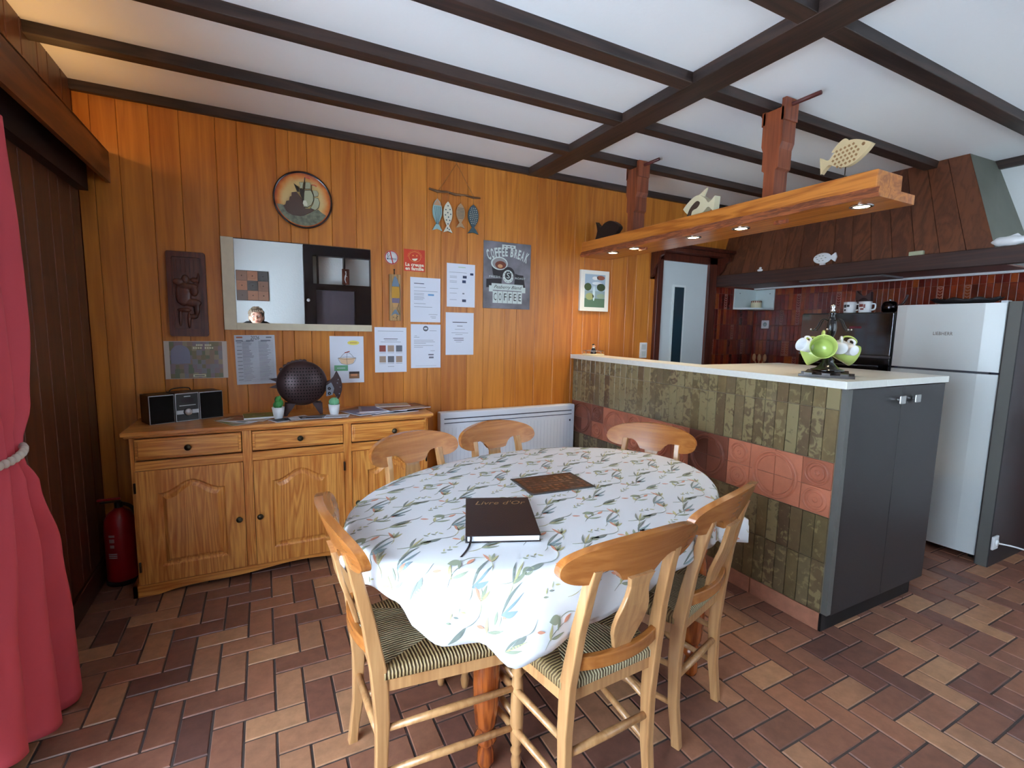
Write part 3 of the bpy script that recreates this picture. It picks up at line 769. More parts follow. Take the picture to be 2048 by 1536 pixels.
for k, (x0, x1) in enumerate(((.219, .674), (.722, 1.178), (1.224, 1.660))):
    g = MB(); z0, z1 = .062, .634
    g.box(x0, x1, -.400, -.375, z0, z1, m_pz)
    # frame raised round an arched panel
    fw_ = .085; xa, xb = x0+fw_, x1-fw_; za, zt_ = z0+.08, z1-.115; n = 24
    def arch(t):   # t 0..1 across
        c_ = .5-.5*math.cos(2*PI*t); return zt_+.055*max(0, c_)**1.3
    def ringp(off):
        P = [(xa+off, za+off), (xb-off, za+off)]
        for i in range(n+1): t = 1-i/n; P.append((xa+off+(xb-xa-2*off)*t, arch(t)-off))
        return P
    R0, R1, R2, R3 = ringp(0), ringp(.009), ringp(.018), ringp(.034)
    Y = [-.400, -.3915, -.3915, -.4045]
    # frame face with opening
    outer = [(x0, z0), (x1, z0)]+[(x0+(x1-x0)*(1-i/n), z1) for i in range(n+1)]
    N_ = len(R0)
    def strip(A, ya, B, yb, m, sm=False):
        vs = [(a, ya, b) for a, b in A]+[(a, yb, b) for a, b in B]
        g.add(vs, [(i, (i+1) % N_, N_+(i+1) % N_, N_+i) for i in range(N_)], m, sm)
    g2 = MB(); g = g2
    g.box(x0, x1, -.3925, -.375, z0, z1, m_pz)
    strip(outer, -.3925, outer, -.402, m_pz); strip(outer, -.402, R0, -.402, m_pz); strip(R0, -.402, R1, -.3935, m_pz); strip(R1, -.3935, R2, -.3935, m_pz); strip(R2, -.3935, R3, -.404, m_pz)
    g.add([(a, -.404, b) for a, b in R3], [tuple(range(N_))], m_pz)
    d = S(g, 'door'); knob(d, [.648, .745, 1.25][k], .332, -.402)
    hx = [x0-.002, x1+.002, x1+.002][k]
    for z in (.13, .53):
        h = MB(); h.lathe([(.005, 0), (.005, .05)], mat('dark_hinge', (60, 46, 36), .4, metal=.6), 10); h.build('hinge', parent=d, loc=(hx, -.404, z))

# compact stereo
ST = thing('compact_stereo', 'black and silver compact stereo on the left end of the sideboard', 'stereo', (.423, -.186, .833), math.radians(25))
mk, msil, mgr = mat('black_plastic', (26, 24, 26), .35), mat('silver_plastic', (178, 180, 184), .3, metal=.5), mat('black_speaker_cloth', (14, 12, 14), .95, bump=.5, bscale=500)
def spk(x0, x1, lbl):
    g = MB(); g.box(x0, x1, 0, .13, 0, .148, mk); g.box(x0, x1, -.002, .004, 0, .148, msil)
    o = g.build('speaker', parent=ST, bevel=.003)
    g = MB(); g.box(x0+.004, x1-.004, -.005, -.0015, .004, .144, mgr); g.build('grille', parent=o)
spk(-.172, -.060, 'l'); spk(.056, .172, 'r')
g = MB(); g.box(-.057, .053, 0, .13, 0, .150, mk); g.box(-.057, .053, -.003, .004, 0, .150, msil); g.box(-.053, .049, -.006, -.002, .004, .146, mk); g.build('receiver', parent=ST, bevel=.002)
g = MB(); g.box(-.053, .049, -.0075, -.005, .040, .060, msil); g.build('silver_band', parent=ST)
g = MB(); g.lathe([(.021, 0), (.021, .002)], mk, 28, axis='Y'); g.lathe([(.0175, .001), (.0175, .010), (.016, .013), (0, .013)], msil, 28, axis='Y'); g.v = [(a, -b, c) for a, b, c in g.v]; g.f = [f[::-1] for f in g.f]
g.build('volume_knob', parent=ST, loc=(-.002, -.0075, .050))
g = MB(); g.box(-.04, .036, -.008, -.005, .083, .0865, msil); g.build('disc_slot', parent=ST)
g = MB(); g.box(-.03, .026, -.0065, -.0055, .10, .122, mat('display_glass', (60, 52, 58), .15)); g.build('display', parent=ST)
g = MB(); g.box(-.017, .013, -.0068, -.0055, .130, .134, msil); g.build('front_mark', parent=ST)
g = MB(); g.tube(smooth([(-.05, .10, .150), (-.04, .09, .165), (0, .085, .170), (.04, .09, .165), (.05, .10, .150)], 4), .003, mk, 8); g.build('top_handle', parent=ST)

# metal animal lantern with punched body
LT = thing('metal_pig_lantern', 'dark brown metal animal lantern with a round punched body and a separate pointed head', 'ornament', (.985, -.19, .833), 0)
mm = mat('dark_brown_metal', (70, 54, 56), .36, metal=.45, spec=.6); mh = mat('punched_hole_dark', (8, 6, 7), .9)
mml = mat('dull_silver_metal', (140, 146, 158), .35, metal=.8)
g = MB(); g.ell((0, 0, .182), (.137, .060, .130), mm, 40, 24)
def bf(x, z):   # y of the front surface
    q = 1-(x/.137)**2-((z-.182)/.130)**2; return -.060*math.sqrt(max(0, q))
g.build('body', parent=LT)
g = MB()
for i in range(13):
    for j in range(11):
        x = -.09+.0155*i+(.0 if j % 2 else .003); z = .182-.088+.0176*j
        if (x/.118)**2+((z-.182)/.108)**2 < 1:
            nrm = Vector((x/.137**2, bf(x, z)/.060**2, (z-.182)/.130**2)).normalized()
            Mx = Matrix.Translation(Vector((x, bf(x, z), z))+nrm*.0016) @ nrm.to_track_quat('Z', 'Y').to_matrix().to_4x4()
            g.add([(.0042*math.cos(PI/3*k), .0042*math.sin(PI/3*k), 0) for k in range(6)], [tuple(range(6))], mh, M=Mx)
g.build('punched_holes', parent=LT, kind='stuff')
g = MB()
for z0, dz in ((.205, .018), (.170, -.018)):
    g.prism([(-.128, z0+.012), (-.128, z0-.014), (-.172, z0+dz*.4)], -.004, .004, mm, 'XZ')
g.build('tail', parent=LT)
g = MB()
cz = [(-.105+.02*i, .182+.130*math.sqrt(max(0, 1-((-.105+.02*i)/.137)**2))) for i in range(7)]
for x, z in cz: g.ell((x, .005, z-.002), (.014, .004, .012), mm, 10, 6)
g.build('back_crest', parent=LT)
for x, s, ya, yb in ((-.065, -1, -.04, -.034), (.075, 1, -.04, -.034), (-.065, -1, .03, .036), (.075, 1, .03, .036)):
    g = MB(); g.prism([(x-.028, .07), (x+.028, .07), (x+.004+s*.026, .0), (x-.012+s*.026, .0)], ya, yb, mm, 'XZ'); g.build('foot', parent=LT)
g = MB(); g.tube([(.12, 0, .18), (.165, -.01, .165)], .005, mm, 8); g.build('neck_rod', parent=LT)
hd = MB()
hp = [(.188, .252), (.170, .216), (.152, .198), (.128, .188), (.126, .135), (.150, .128), (.176, .114), (.188, .074), (.204, .098), (.215, .135), (.218, .165), (.210, .205)]
hd.prism(hp[::-1], -.03, -.012, mm, 'XZ')
hdo = hd.build('head', parent=LT, bevel=.004)
g = MB(); g.prism([(.126, .105), (.126, .165), (.155, .185), (.17, .15), (.16, .112)], -.046, -.03, mml, 'XZ'); g.build('face', parent=hdo, bevel=.005)
for z in (.122, .15):
    g = MB(); g.lathe([(.0085, 0), (.0085, .003)], mh, 16, axis='Y', c=(.142, -.050, z)); g.lathe([(.004, 0), (.004, .001)], mml, 12, axis='Y', c=(.142, -.052, z)); g.build('eye', parent=hdo)
for x, z in ((.195, .2), (.205, .155), (.2, .115), (.19, .18), (.185, .095)):
    g = MB(); g.ell((x, -.031, z), (.0035, .002, .0035), mml, 8, 5); g.build('rivet', parent=hdo)

# two small cacti in white pots
def cactus(x, y, label, kind):
    t = thing('potted_cactus', label, 'plant', (x, y, .833), group='mini cacti in white pots on the sideboard')
    mp_ = mat('white_ceramic', (226, 228, 230), .3, coat=.3)
    g = MB(); g.lathe([(.019, 0), (.023, .004), (.029, .035), (.0325, .064), (.0305, .064), (.0285, .055), (0, .055)], mp_, 28); g.build('pot', parent=t)
    g = MB(); mc = mat('green_cactus', (62, 134, 66), .5) if kind == 0 else mat('pale_ribbed_cactus', (120, 182, 140), .5)
    if kind == 0:
        for c, r in (((0, 0, .078), (.021, .019, .024)), ((-.002, 0, .105), (.014, .013, .018)), ((.014, .004, .085), (.012, .012, .018)), ((-.015, .003, .075), (.010, .012, .014)), ((.008, 0, .112), (.008, .008, .014))):
            g.ell(c, r, mc, 30, 12, fn=lambda d: 1+.09*math.cos(8*math.atan2(d.y, d.x)))
    else: g.ell((0, 0, .078), (.027, .025, .024), mc, 60, 14, fn=lambda d: 1+.07*math.cos(14*math.atan2(d.y, d.x)))
    g.build('cactus', parent=t)
cactus(.853, -.285, 'small white pot with a bright green lobed cactus, left of the metal animal lantern', 0)
cactus(1.146, -.285, 'small white pot with a pale round ribbed cactus, under the lantern head', 1)

# magazines and brochures, each its own object
rm = random.Random(12)
pap = [mat('paper_white', (226, 228, 234), .5), mat('print_dark', (40, 44, 56), .4), mat('print_green', (132, 140, 74), .4), mat('print_brown', (128, 84, 60), .4), mat('print_blue', (96, 108, 140), .4), mat('print_beige', (186, 170, 150), .4), mat('print_red', (150, 60, 44), .4), mat('print_grey', (150, 152, 160), .4)]
def mag(name, label, x, y, z, rz, w_, h_, th, cov, prints, group):
    g = MB(); g.box(-w_/2, w_/2, -h_/2, h_/2, 0, th, pap[0]); g.box(-w_/2, w_/2, -h_/2, h_/2, th, th+.0004, pap[cov])
    t = tagged(g, name, label, 'magazine' if name == 'magazine' else 'leaflet', group, loc=(x, y, z), rot=(0, 0, math.radians(rz)))
    g = MB()
    for (a, b, c, d, k) in prints: g.box(-w_/2+a*w_, -w_/2+c*w_, -h_/2+b*h_, -h_/2+d*h_, th+.0004, th+.0006, pap[k])
    g.build('cover_print', parent=t)
G1, G2, G3 = 'brochures between stereo and lantern', 'leaflets in front of the lantern', 'magazines at the right end of the sideboard'
z = .8325
mag('leaflet', 'flat green-brown leaflet fanned lowest beside the stereo', .635, -.30, z, 28, .10, .21, .0012, 2, [(.1, .1, .9, .4, 5)], G1)
mag('leaflet', 'white leaflet fanned second beside the stereo, dark lettering band', .665, -.285, z+.0018, 50, .10, .21, .0012, 0, [(.1, .2, .9, .45, 1)], G1)
mag('leaflet', 'beige leaflet fanned third beside the stereo', .70, -.275, z+.0036, 66, .10, .21, .0012, 5, [(.1, .55, .9, .9, 3)], G1)
mag('leaflet', 'small reddish leaflet behind the fanned brochures', .66, -.185, z, 40, .10, .15, .0012, 3, [(.2, .2, .8, .7, 6)], G1)
mag('magazine', 'square olive-green booklet on top of the brochures near the left cactus', .755, -.215, z+.0056, 4, .15, .15, .008, 2, [(.1, .1, .9, .9, 2), (.3, .4, .7, .6, 5)], G1)
mag('leaflet', 'black and white leaflet at front left below the lantern', .915, -.32, z, 24, .21, .10, .001, 0, [(.05, .1, .45, .9, 1), (.55, .3, .9, .6, 1)], G2)
mag('leaflet', 'black leaflet with white bars lying under the lantern foot', 1.00, -.325, z+.0015, 8, .21, .10, .001, 1, [(.05, .1, .3, .9, 0), (.4, .2, .6, .6, 7)], G2)
mag('leaflet', 'grey-blue leaflet lying at an angle in front of the lantern', 1.075, -.34, z+.003, -10, .21, .09, .001, 7, [(.1, .1, .5, .5, 1)], G2)
mag('leaflet', 'pale blue leaflet before the right cactus pot', 1.155, -.345, z+.0045, -16, .13, .09, .001, 0, [(.05, .1, .9, .5, 7)], G2)
mag('magazine', 'dark blue magazine at the bottom of the right-hand pile', 1.47, -.25, z, 12, .30, .21, .003, 1, [(.1, .1, .5, .3, 0)], G3)
mag('magazine', 'white-edged magazine fanned left in the right-hand pile', 1.36, -.24, z+.0036, 24, .28, .20, .003, 4, [(.1, .1, .6, .4, 0), (.5, .5, .9, .9, 3)], G3)
mag('magazine', 'slim brown brochure at the back left of the right-hand pile', 1.29, -.13, z+.0002, 40, .21, .10, .002, 3, [(.1, .2, .9, .4, 5)], G3)
mag('magazine', 'blue-grey magazine in the middle of the right-hand pile', 1.44, -.21, z+.0072, -8, .28, .20, .003, 7, [(.05, .05, .5, .95, 4), (.6, .2, .9, .8, 0)], G3)
mag('magazine', 'brown-covered magazine lying askew on the right end of the pile', 1.57, -.215, z+.0108, 14, .28, .20, .003, 3, [(.1, .1, .9, .35, 5), (.3, .5, .8, .9, 6)], G3)
mag('magazine', 'pale beige magazine topmost of the right-hand pile', 1.52, -.13, z+.0144, -4, .21, .13, .002, 5, [(.1, .3, .6, .8, 7)], G3)

# fire extinguisher in the corner
FE = thing('fire_extinguisher', 'dark red fire extinguisher standing in the corner left of the sideboard', 'fire extinguisher', (.098, -.165, 0))
mr = mat('red_enamel', (150, 20, 24), .3, coat=.4)
g = MB(); g.lathe([(.070, 0), (.073, .004), (.073, .02), (.066, .024)], mat('black_rubber', (20, 20, 22), .6), 32); g.build('foot_ring', parent=FE)
g = MB(); g.lathe([(.066, .02), (.068, .03), (.068, .31), (.064, .34), (.05, .37), (.025, .39), (.018, .40)], mr, 36); g.build('cylinder', parent=FE)
g = MB(); g.lathe([(.016, .39), (.018, .40), (.018, .425), (.010, .43)], mat('black_plastic', (26, 24, 26), .35), 16); g.cbox((-.03, -.01, .435), (.085, .014, .008), mat('black_plastic'))
g.build('valve', parent=FE)
g = MB(); g.cbox((-.035, -.014, .450), (.095, .016, .010), mr); g.build('lever', parent=FE, bevel=.003)
g = MB(); g.tube(smooth([(.02, -.01, .42), (.06, -.03, .40), (.080, -.035, .33), (.078, -.03, .2), (.072, -.025, .12)], 6), .009, mat('black_plastic'), 10); g.build('hose', parent=FE)
g = MB(); ml_ = mat('label_silver_print', (170, 150, 150), .4)
for k, (zz, hw, hh) in enumerate(((.27, .014, .006), (.245, .012, .010), (.215, .010, .008), (.175, .02, .003), (.165, .02, .003), (.155, .02, .003))):
    for i in range(6):
        a0 = -PI*.62+(-hw+2*hw*i/6)/.068; a1 = -PI*.62+(-hw+2*hw*(i+1)/6)/.068
        g.add([(.0688*math.cos(a), .0688*math.sin(a), q) for a, q in ((a0, zz-hh), (a1, zz-hh), (a1, zz+hh), (a0, zz+hh))], [(0, 1, 2, 3)], ml_)
g.build('label_print', parent=FE, kind='stuff')

# electric radiator
RD = thing('electric_radiator', 'wide flat white electric panel radiator low on the back wall behind the table', 'radiator', (2.42, 0, 0))
mw = mat('white_powder_coat', (222, 228, 238), .4)
g = MB(); g.box(-.56, .56, -.085, -.02, .20, .765, mw); g.build('casing', parent=RD, bevel=.008, seg=3)
g = MB(); g.box(-.53, .53, -.0868, -.083, .715, .722, mat('slot_dark', (60, 66, 84), .6)); g.box(-.53, .53, -.0868, -.083, .686, .691, mat('slot_dark')); g.build('outlet_slots', parent=RD)
g = MB()
for i in range(36): x = -.53+i*.03; g.box(x, x+.0016, -.0862, -.084, .24, .655, mat('rib_shadow_white', (200, 208, 222), .5))
g.build('front_ribs', parent=RD)
g = MB(); g.lathe([(.007, 0), (.007, .004)], mat('slot_dark'), 14, axis='Y', c=(.515, -.090, .64)); g.build('thermostat_dot', parent=RD)
g = MB(); g.box(-.4, -.36, -.03, 0, .25, .7, mw); g.box(.36, .4, -.03, 0, .25, .7, mw); g.build('wall_bracket', parent=RD)

# ================================================================= TILED HALF WALL, CABINET, COUNTERTOP
m_gr = tilemat('olive_glazed_tiles', [(98, 78, 58), (116, 100, 72), (104, 92, 64), (126, 108, 74), (108, 90, 66), (120, 106, 78)], rough=.3, nscale=14, namt=.3, spec=.5, bump=.25, blotch=((136, 124, 90), 26), coat=.2)
m_terra = tilemat('terracotta_relief_tiles', [(112, 66, 54), (168, 98, 74), (196, 120, 92), (206, 128, 98)], rough=.42, nscale=10, namt=.2, bump=.2)
m_ggrout = mat('brown_grey_grout', (140, 128, 108), .9)
PEN = thing('tiled_half_wall', 'half wall faced with narrow olive tiles and a band of terracotta circle-relief tiles', 'half wall', (3.01, -1.02, 0))
def PB(g, name, parent=PEN, **k): return g.build(name, parent=parent, loc=(-3.01, 1.02, 0), **k)
XF = 3.01; YE = -2.035
g = MB(); g.box(XF+.008, XF+.13, YE, -.0, 0, 1.125, m_ggrout); PB(g, 'core')
def ptile(mb, y0, y1, z0, z1, m, r, t=.006, c=.0015, x=XF):
    a, b = y0-.0012, y1+.0012
    vs = [(x+t, b, z0), (x+t, a, z0), (x+t, a, z1), (x+t, b, z1), (x+c, b, z0), (x+c, a, z0), (x+c, a, z1), (x+c, b, z1), (x, b+c, z0+c), (x, a-c, z0+c), (x, a-c, z1-c), (x, b+c, z1-c)]
    vs = [(p[0], p[1], p[2]) for p in vs]
    mb.add(vs, [(8, 11, 10, 9), (4, 8, 9, 5), (5, 9, 10, 6), (6, 10, 11, 7), (7, 11, 8, 4), (0, 4, 5, 1), (1, 5, 6, 2), (2, 6, 7, 3), (3, 7, 4, 0)], m, False, r)
rp = random.Random(17); g = MB(); n = 35; tw = -YE/n
for (z0, z1) in ((.087, .324), (.327, .536), (.792, 1.026), (1.029, 1.124)):
    for k in range(n): ptile(g, -k*tw, -(k+1)*tw, z0, z1, m_gr, rp.random())
PB(g, 'olive_tiles')
g = MB(); bw = -YE/15; zb0, zm_, zb1 = .538, .664, .790
def ringpts(cy, cz, r, x, nn, a0=0, a1=2*PI): return [(x, cy+r*math.cos(a0+(a1-a0)*i/nn), cz+r*math.sin(a0+(a1-a0)*i/nn)) for i in range(nn+1)]
def torusring(cy, cz, r, w_, h_, nn, m, rnd):
    secs = []
    for i in range(nn):
        a = 2*PI*i/nn; secs.append([(XF-h_*2.0*q, cy+(r+d*w_)*math.cos(a), cz+(r+d*w_)*math.sin(a)) for d, q in ((-1, -.1), (-.5, .8), (0, 1), (.5, .8), (1, -.1))])
    vs = [p for q in secs for p in q]; fs = []
    for i in range(nn):
        j = (i+1) % nn
        for k in range(4): fs.append((i*5+k, i*5+k+1, j*5+k+1, j*5+k))
    g.add(vs, fs, m, True, rnd)
cols = ['s', 'B', 'b']*5      # from the free end towards the wall
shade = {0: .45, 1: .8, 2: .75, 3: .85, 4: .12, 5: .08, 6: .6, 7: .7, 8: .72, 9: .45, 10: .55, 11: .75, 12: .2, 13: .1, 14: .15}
for k, c in enumerate(cols):
    y1 = YE+k*bw; y0 = y1+bw
    for zi, (z0, z1) in enumerate(((zb0, zm_), (zm_, zb1))):
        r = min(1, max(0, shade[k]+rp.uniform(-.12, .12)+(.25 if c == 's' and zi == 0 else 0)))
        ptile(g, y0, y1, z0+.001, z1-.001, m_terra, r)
        if c == 's':
            cy, cz = (y0+y1)/2, (z0+z1)/2
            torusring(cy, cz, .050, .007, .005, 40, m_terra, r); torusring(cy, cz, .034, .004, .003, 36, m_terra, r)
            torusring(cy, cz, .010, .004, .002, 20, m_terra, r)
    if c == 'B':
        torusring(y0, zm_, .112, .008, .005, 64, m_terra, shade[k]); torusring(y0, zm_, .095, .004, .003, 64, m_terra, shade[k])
PB(g, 'relief_tile_band')
g = MB(); ptile(g, 0, -.42, 0, .084, m_terra, .7); 
for k, (a, b, r) in enumerate(((0, -.4, .55), (-.4, -.8, .6), (-.8, -1.2, .62), (-1.2, -1.68, .85), (-1.68, YE, .7))): ptile(g, a, b, 0, .084, mat('pinkish_plinth_tile', (176, 120, 96), .45, var=.12, vscale=30) if k < 9 else 0, r, x=XF-.001)
PB(g, 'plinth_tiles')

m_cab = mat('anthracite_laminate', (48, 46, 48), .38, spec=.45)
m_cabe = mat('grey_edge_band', (96, 96, 92), .45)
m_chrome = mat('brushed_chrome', (190, 190, 190), .22, metal=1)
CB = thing('base_cabinet', 'dark grey cabinet with two tall doors at the end of the tiled half wall', 'cabinet', (3.5, -1.7, 0))
def CBb(g, name, parent=CB, **k): return g.build(name, parent=parent, loc=(-3.5, 1.7, 0) if parent is CB else None, **k)
g = MB(); g.box(3.145, 3.87, -2.02, -1.1, .1, 1.122, m_cab); g.box(3.14, 3.145, -2.0, -1.3, .1, 1.122, m_cab); CBb(g, 'carcass')
g = MB(); g.box(3.145, 3.80, -1.99, -1.1, 0, .1, mat('black_toe_kick', (16, 15, 17), .5)); g.box(3.012, 3.80, -2.045, -2.03, 0, .083, mat('black_toe_kick')); CBb(g, 'toe_kick')
g = MB(); g.box(3.018, 3.05, -2.062, -2.036, .083, 1.12, m_cabe); CBb(g, 'side_edge_strip')
for x0, x1, kx in ((3.052, 3.466, 3.425), (3.469, 3.885, 3.565)):
    g = MB(); g.box(x0, x1, -2.062, -2.040, .078, 1.12, m_cab); d = CBb(g, 'door', bevel=.0015)
    h = MB(); h.box(kx-.026, kx+.026, -2.088, -2.082, 1.040, 1.078, m_chrome); h.box(kx-.008, kx+.008, -2.084, -2.062, 1.052, 1.066, m_chrome)
    h.build('handle', parent=d, loc=(3.5-3.5, 0, 0), bevel=.003)
    
m_top = mat('white_stone_laminate', (222, 222, 214), .28, var=.03, vscale=60, coat=.1)
CT = thing('countertop', 'off-white countertop slab on the tiled half wall and grey cabinet, carrying the mug tree', 'countertop', (3.4, -1.0, 1.125))
g = MB(); g.prism([(2.98, -2.072), (3.298, -2.072), (3.298, -1.15), (3.17, -1.15), (3.17, 0), (2.98, 0)], 1.125, 1.157, m_top, 'XY'); g.build('bar_slab', parent=CT, loc=(-3.4, 1.0, -1.125), bevel=.002)
g = MB(); g.box(3.299, 3.893, -2.072, -1.15, 1.125, 1.1568, m_top); g.build('cabinet_slab', parent=CT, loc=(-3.4, 1.0, -1.125), bevel=.002)

# mug tree with green and white mugs on a dark wooden trivet
TV = thing('wooden_trivet', 'dark slatted wooden trivet under the mug tree on the countertop', 'trivet', (3.174, -1.876, 1.157), math.radians(28))
mdw = wood('dark_walnut', (34, 22, 20), (60, 38, 32), 'X', 3)
g = MB()
for y in (-.07, 0, .07): g.box(-.13, .13, y-.016, y+.016, .012, .022, mdw)
g.build('slats', parent=TV)
for x in (-.085, .085):
    g = MB(); g.box(x-.016, x+.016, -.11, .11, 0, .012, mdw); g.build('cross_bar', parent=TV)
MT = thing('mug_tree', 'black turned wooden mug tree hung with green and white mugs on the countertop', 'mug stand', (3.174, -1.876, 1.179)); MT.scale = (1, 1, .94)
mbl = mat('black_lacquer', (20, 18, 20), .2, coat=.5)
g = MB(); g.lathe([(.062, 0), (.070, .005), (.068, .012), (.050, .018), (.034, .034), (.024, .05), (.026, .06), (.014, .075), (.012, .10), (.014, .14), (.012, .17), (.020, .19), (.023, .22), (.019, .255), (.013, .27), (.010, .285), (.016, .292), (.009, .30), (0, .302)], mbl, 32); g.build('turned_post', parent=MT)
g = MB(); g.lathe([(.006, .298), (.011, .306), (.006, .314), (.010, .322), (.008, .332), (0, .337)], m_chrome, 20); g.build('finial', parent=MT)
for k in range(6):
    a = 2*PI*k/6+.35
    g = MB(); P = smooth([(0, 0, .245), (.028, 0, .262), (.044, 0, .258), (.060, 0, .225), (.075, 0, .205), (.085, 0, .212)], 5)
    g.tube([(p.x*math.cos(a), p.x*math.sin(a), p.z) for p in P], .0032, mbl, 8); e = P[-1]
    g.ell((e.x*math.cos(a), e.x*math.sin(a), e.z), (.005, .005, .005), m_chrome, 10, 6)
    g.build('hook', parent=MT)
def mug(name, label, pos, yaw, tilt, r, h, col, spin, group):
    r *= 1.16; h *= 1.1
    M = Matrix.Rotation(yaw, 4, 'Z') @ Matrix.Rotation(tilt, 4, 'Y') @ Matrix.Rotation(spin, 4, 'Z')
    t = thing(name, label, 'mug', pos, 0, group); t.rotation_euler = M.to_euler()
    g = MB(); g.lathe([(r*.66, 0), (r*.74, .003), (r*.86, h*.45), (r, h), (r*.95, h), (r*.82, h*.45), (r*.68, .006), (0, .006)], col, 36, c=(0, 0, -h/2)); g.build('bowl', parent=t)
    g = MB(); g.tube(smooth([(r*.84, 0, h*.28), (r*1.25, 0, h*.30), (r*1.45, 0, 0), (r*1.22, 0, -h*.30), (r*.76, 0, -h*.28)], 5), .0055, col, 10, flat=.8); g.build('handle', parent=t)
mg, mwh = mat('lime_green_ceramic', (180, 198, 108), .22, coat=.4), mat('white_ceramic', (226, 228, 230))
GM = 'mugs hanging on the black mug tree'
cx, cy, cz = 3.174, -1.876, 1.174
toc = Vector((CAMPOS.x-cx, CAMPOS.y-cy, 0)).normalized(); rt = Vector((-toc.y, toc.x, 0))*-1
rt = Vector((r_.x, r_.y, 0)).normalized()
def mp(a, b, c): p = Vector((cx, cy, cz))+rt*a+toc*b; return (p.x, p.y, cz+c)
ya = math.atan2(toc.y, toc.x)
mug('mug', 'large lime green mug on the mug tree with its open mouth facing the camera', mp(-.032, .085, .118), ya+.1, math.radians(80), .047, .09, mg, PI, GM)
mug('mug', 'small white espresso cup at the far left of the mug tree', mp(-.112, .015, .125), ya-.75, math.radians(72), .027, .052, mwh, PI, GM)
mug('mug', 'lime green mug low on the left of the mug tree, behind the front mug', mp(-.070, -.050, .095), ya-1.4, math.radians(115), .044, .09, mg, PI, GM)
mug('mug', 'white cup with its round base facing the camera, right of the front mug', mp(.052, .062, .120), ya+PI+.1, math.radians(85), .030, .055, mwh, PI, GM)
mug('mug', 'white cup at the far right of the mug tree, partly behind the other white cup', mp(.098, .000, .112), ya+PI+.7, math.radians(80), .028, .055, mwh, PI, GM)
mug('mug', 'lime green mug on the right of the mug tree, under the white cups', mp(.070, -.055, .10), ya+PI*.62, math.radians(112), .045, .09, mg, PI, GM)

# tray with small figurine at the wall end of the counter
TR = thing('gallery_tray', 'small pale round tray with a wire gallery at the wall end of the countertop', 'tray', (3.10, -.14, 1.157))
mcr = mat('cream_enamel', (220, 206, 168), .35); g = MB(); g.lathe([(.082, 0), (.086, .004), (.084, .010), (0, .008)], mcr, 40); g.build('base', parent=TR)
g = MB(); g.tube([(.082*math.cos(a), .082*math.sin(a), .034) for a in [2*PI*k/36 for k in range(36)]], .0018, m_chrome, 6, closed=True); g.build('wire_rail', parent=TR)
for k in range(8):
    a = 2*PI*k/8+.2; g = MB(); g.tube([(.082*math.cos(a), .082*math.sin(a), .006), (.082*math.cos(a), .082*math.sin(a), .034)], .0014, m_chrome, 6); g.build('post', parent=TR)
FG = thing('waiter_figurine', 'tiny figurine in dark jacket with white collar standing in the wire tray', 'figurine', (3.10, -.14, 1.167))
mj, msk = mat('dark_jacket_glaze', (38, 40, 50), .3), mat('painted_skin', (224, 178, 150), .4)
g = MB(); g.lathe([(.021, 0), (.023, .006), (.020, .02), (.017, .034), (.011, .046), (.006, .05)], mj, 20); g.build('body', parent=FG)
g = MB(); g.ell((0, 0, .062), (.010, .010, .012), msk, 16, 10); g.ell((.008, -.008, .058), (.005, .005, .005), msk, 10, 6); g.build('head', parent=FG)
g = MB(); g.ell((-.001, .002, .070), (.0105, .0105, .008), mat('black_hair', (18, 16, 18), .5), 14, 8); g.build('hair', parent=FG)
g = MB(); g.lathe([(.012, .045), (.009, .052), (.006, .053)], mwh, 14); g.build('collar', parent=FG)

# ================================================================= HANGING SHELF WITH SPOTLIGHTS
m_sh = wood('honey_shelf_wood', (160, 88, 30), (202, 126, 52), 'Y', 2, rough=.32, coat=.3)
m_bark = wood('live_edge_bark', (110, 58, 34), (160, 88, 48), 'Y', 7, rough=.7, coat=0)
m_hang = wood('reddish_hanger_wood', (112, 54, 32), (146, 76, 46), 'Z', 2, rough=.4, coat=.1)
SH = thing('hanging_bar_shelf', 'long honey-coloured wooden shelf hung over the counter with small spotlights underneath', 'hanging shelf', (3.16, -1.03, 1.95))
def SHb(g, name, **k): return g.build(name, parent=SH, loc=(-3.16, 1.03, -1.95), **k)
g = MB(); g.box(3.055, 3.25, -2.07, -.0, 1.962, 2.035, m_sh); SHb(g, 'upper_beam', bevel=.004)
g = MB(); n = 70; rb_ = random.Random(8)
ed1 = []; ed2 = []
for i in range(n+1):
    y = -.0-2.085*i/n; w1 = .006*math.sin(i*.9)+.005*math.sin(i*.37+1)+rb_.uniform(-.003, .003)
    ed1.append((3.035+w1, y)); ed2.append((3.048+w1*.6+rb_.uniform(-.003, .003), y))
secs = []
for (xa, y), (xb, _) in zip(ed1, ed2): secs.append([(xa+.012, y, 1.922), (xa, y, 1.935), (xb, y, 1.962)])
vs = [p for q in secs for p in q]; fs = []
for i in range(n):
    for k in range(2): fs.append((i*3+k, i*3+k+1, (i+1)*3+k+1, (i+1)*3+k))
g.add(vs, fs, m_bark, False)
for i in range(n):
    (xa, ya_), (xb, yb_) = ed1[i], ed1[i+1]; xr = 3.33
    g.add([(xa+.012, ya_, 1.922), (xb+.012, yb_, 1.922), (xr, yb_, 1.922), (xr, ya_, 1.922)], [(0, 1, 2, 3)], m_sh)
    (xc, _), (xd, _) = ed2[i], ed2[i+1]
    g.add([(xc, ya_, 1.962), (xr, ya_, 1.962), (xr, yb_, 1.962), (xd, yb_, 1.962)], [(0, 1, 2, 3)], m_sh)
g.add([(3.33, 0, 1.922), (3.33, -2.085, 1.922), (3.33, -2.085, 1.962), (3.33, 0, 1.962)], [(0, 1, 2, 3)], m_sh)
g.add([secs[-1][0], (3.33, -2.085, 1.922), (3.33, -2.085, 1.962), secs[-1][2], secs[-1][1]], [(0, 1, 2, 3, 4)], m_sh)
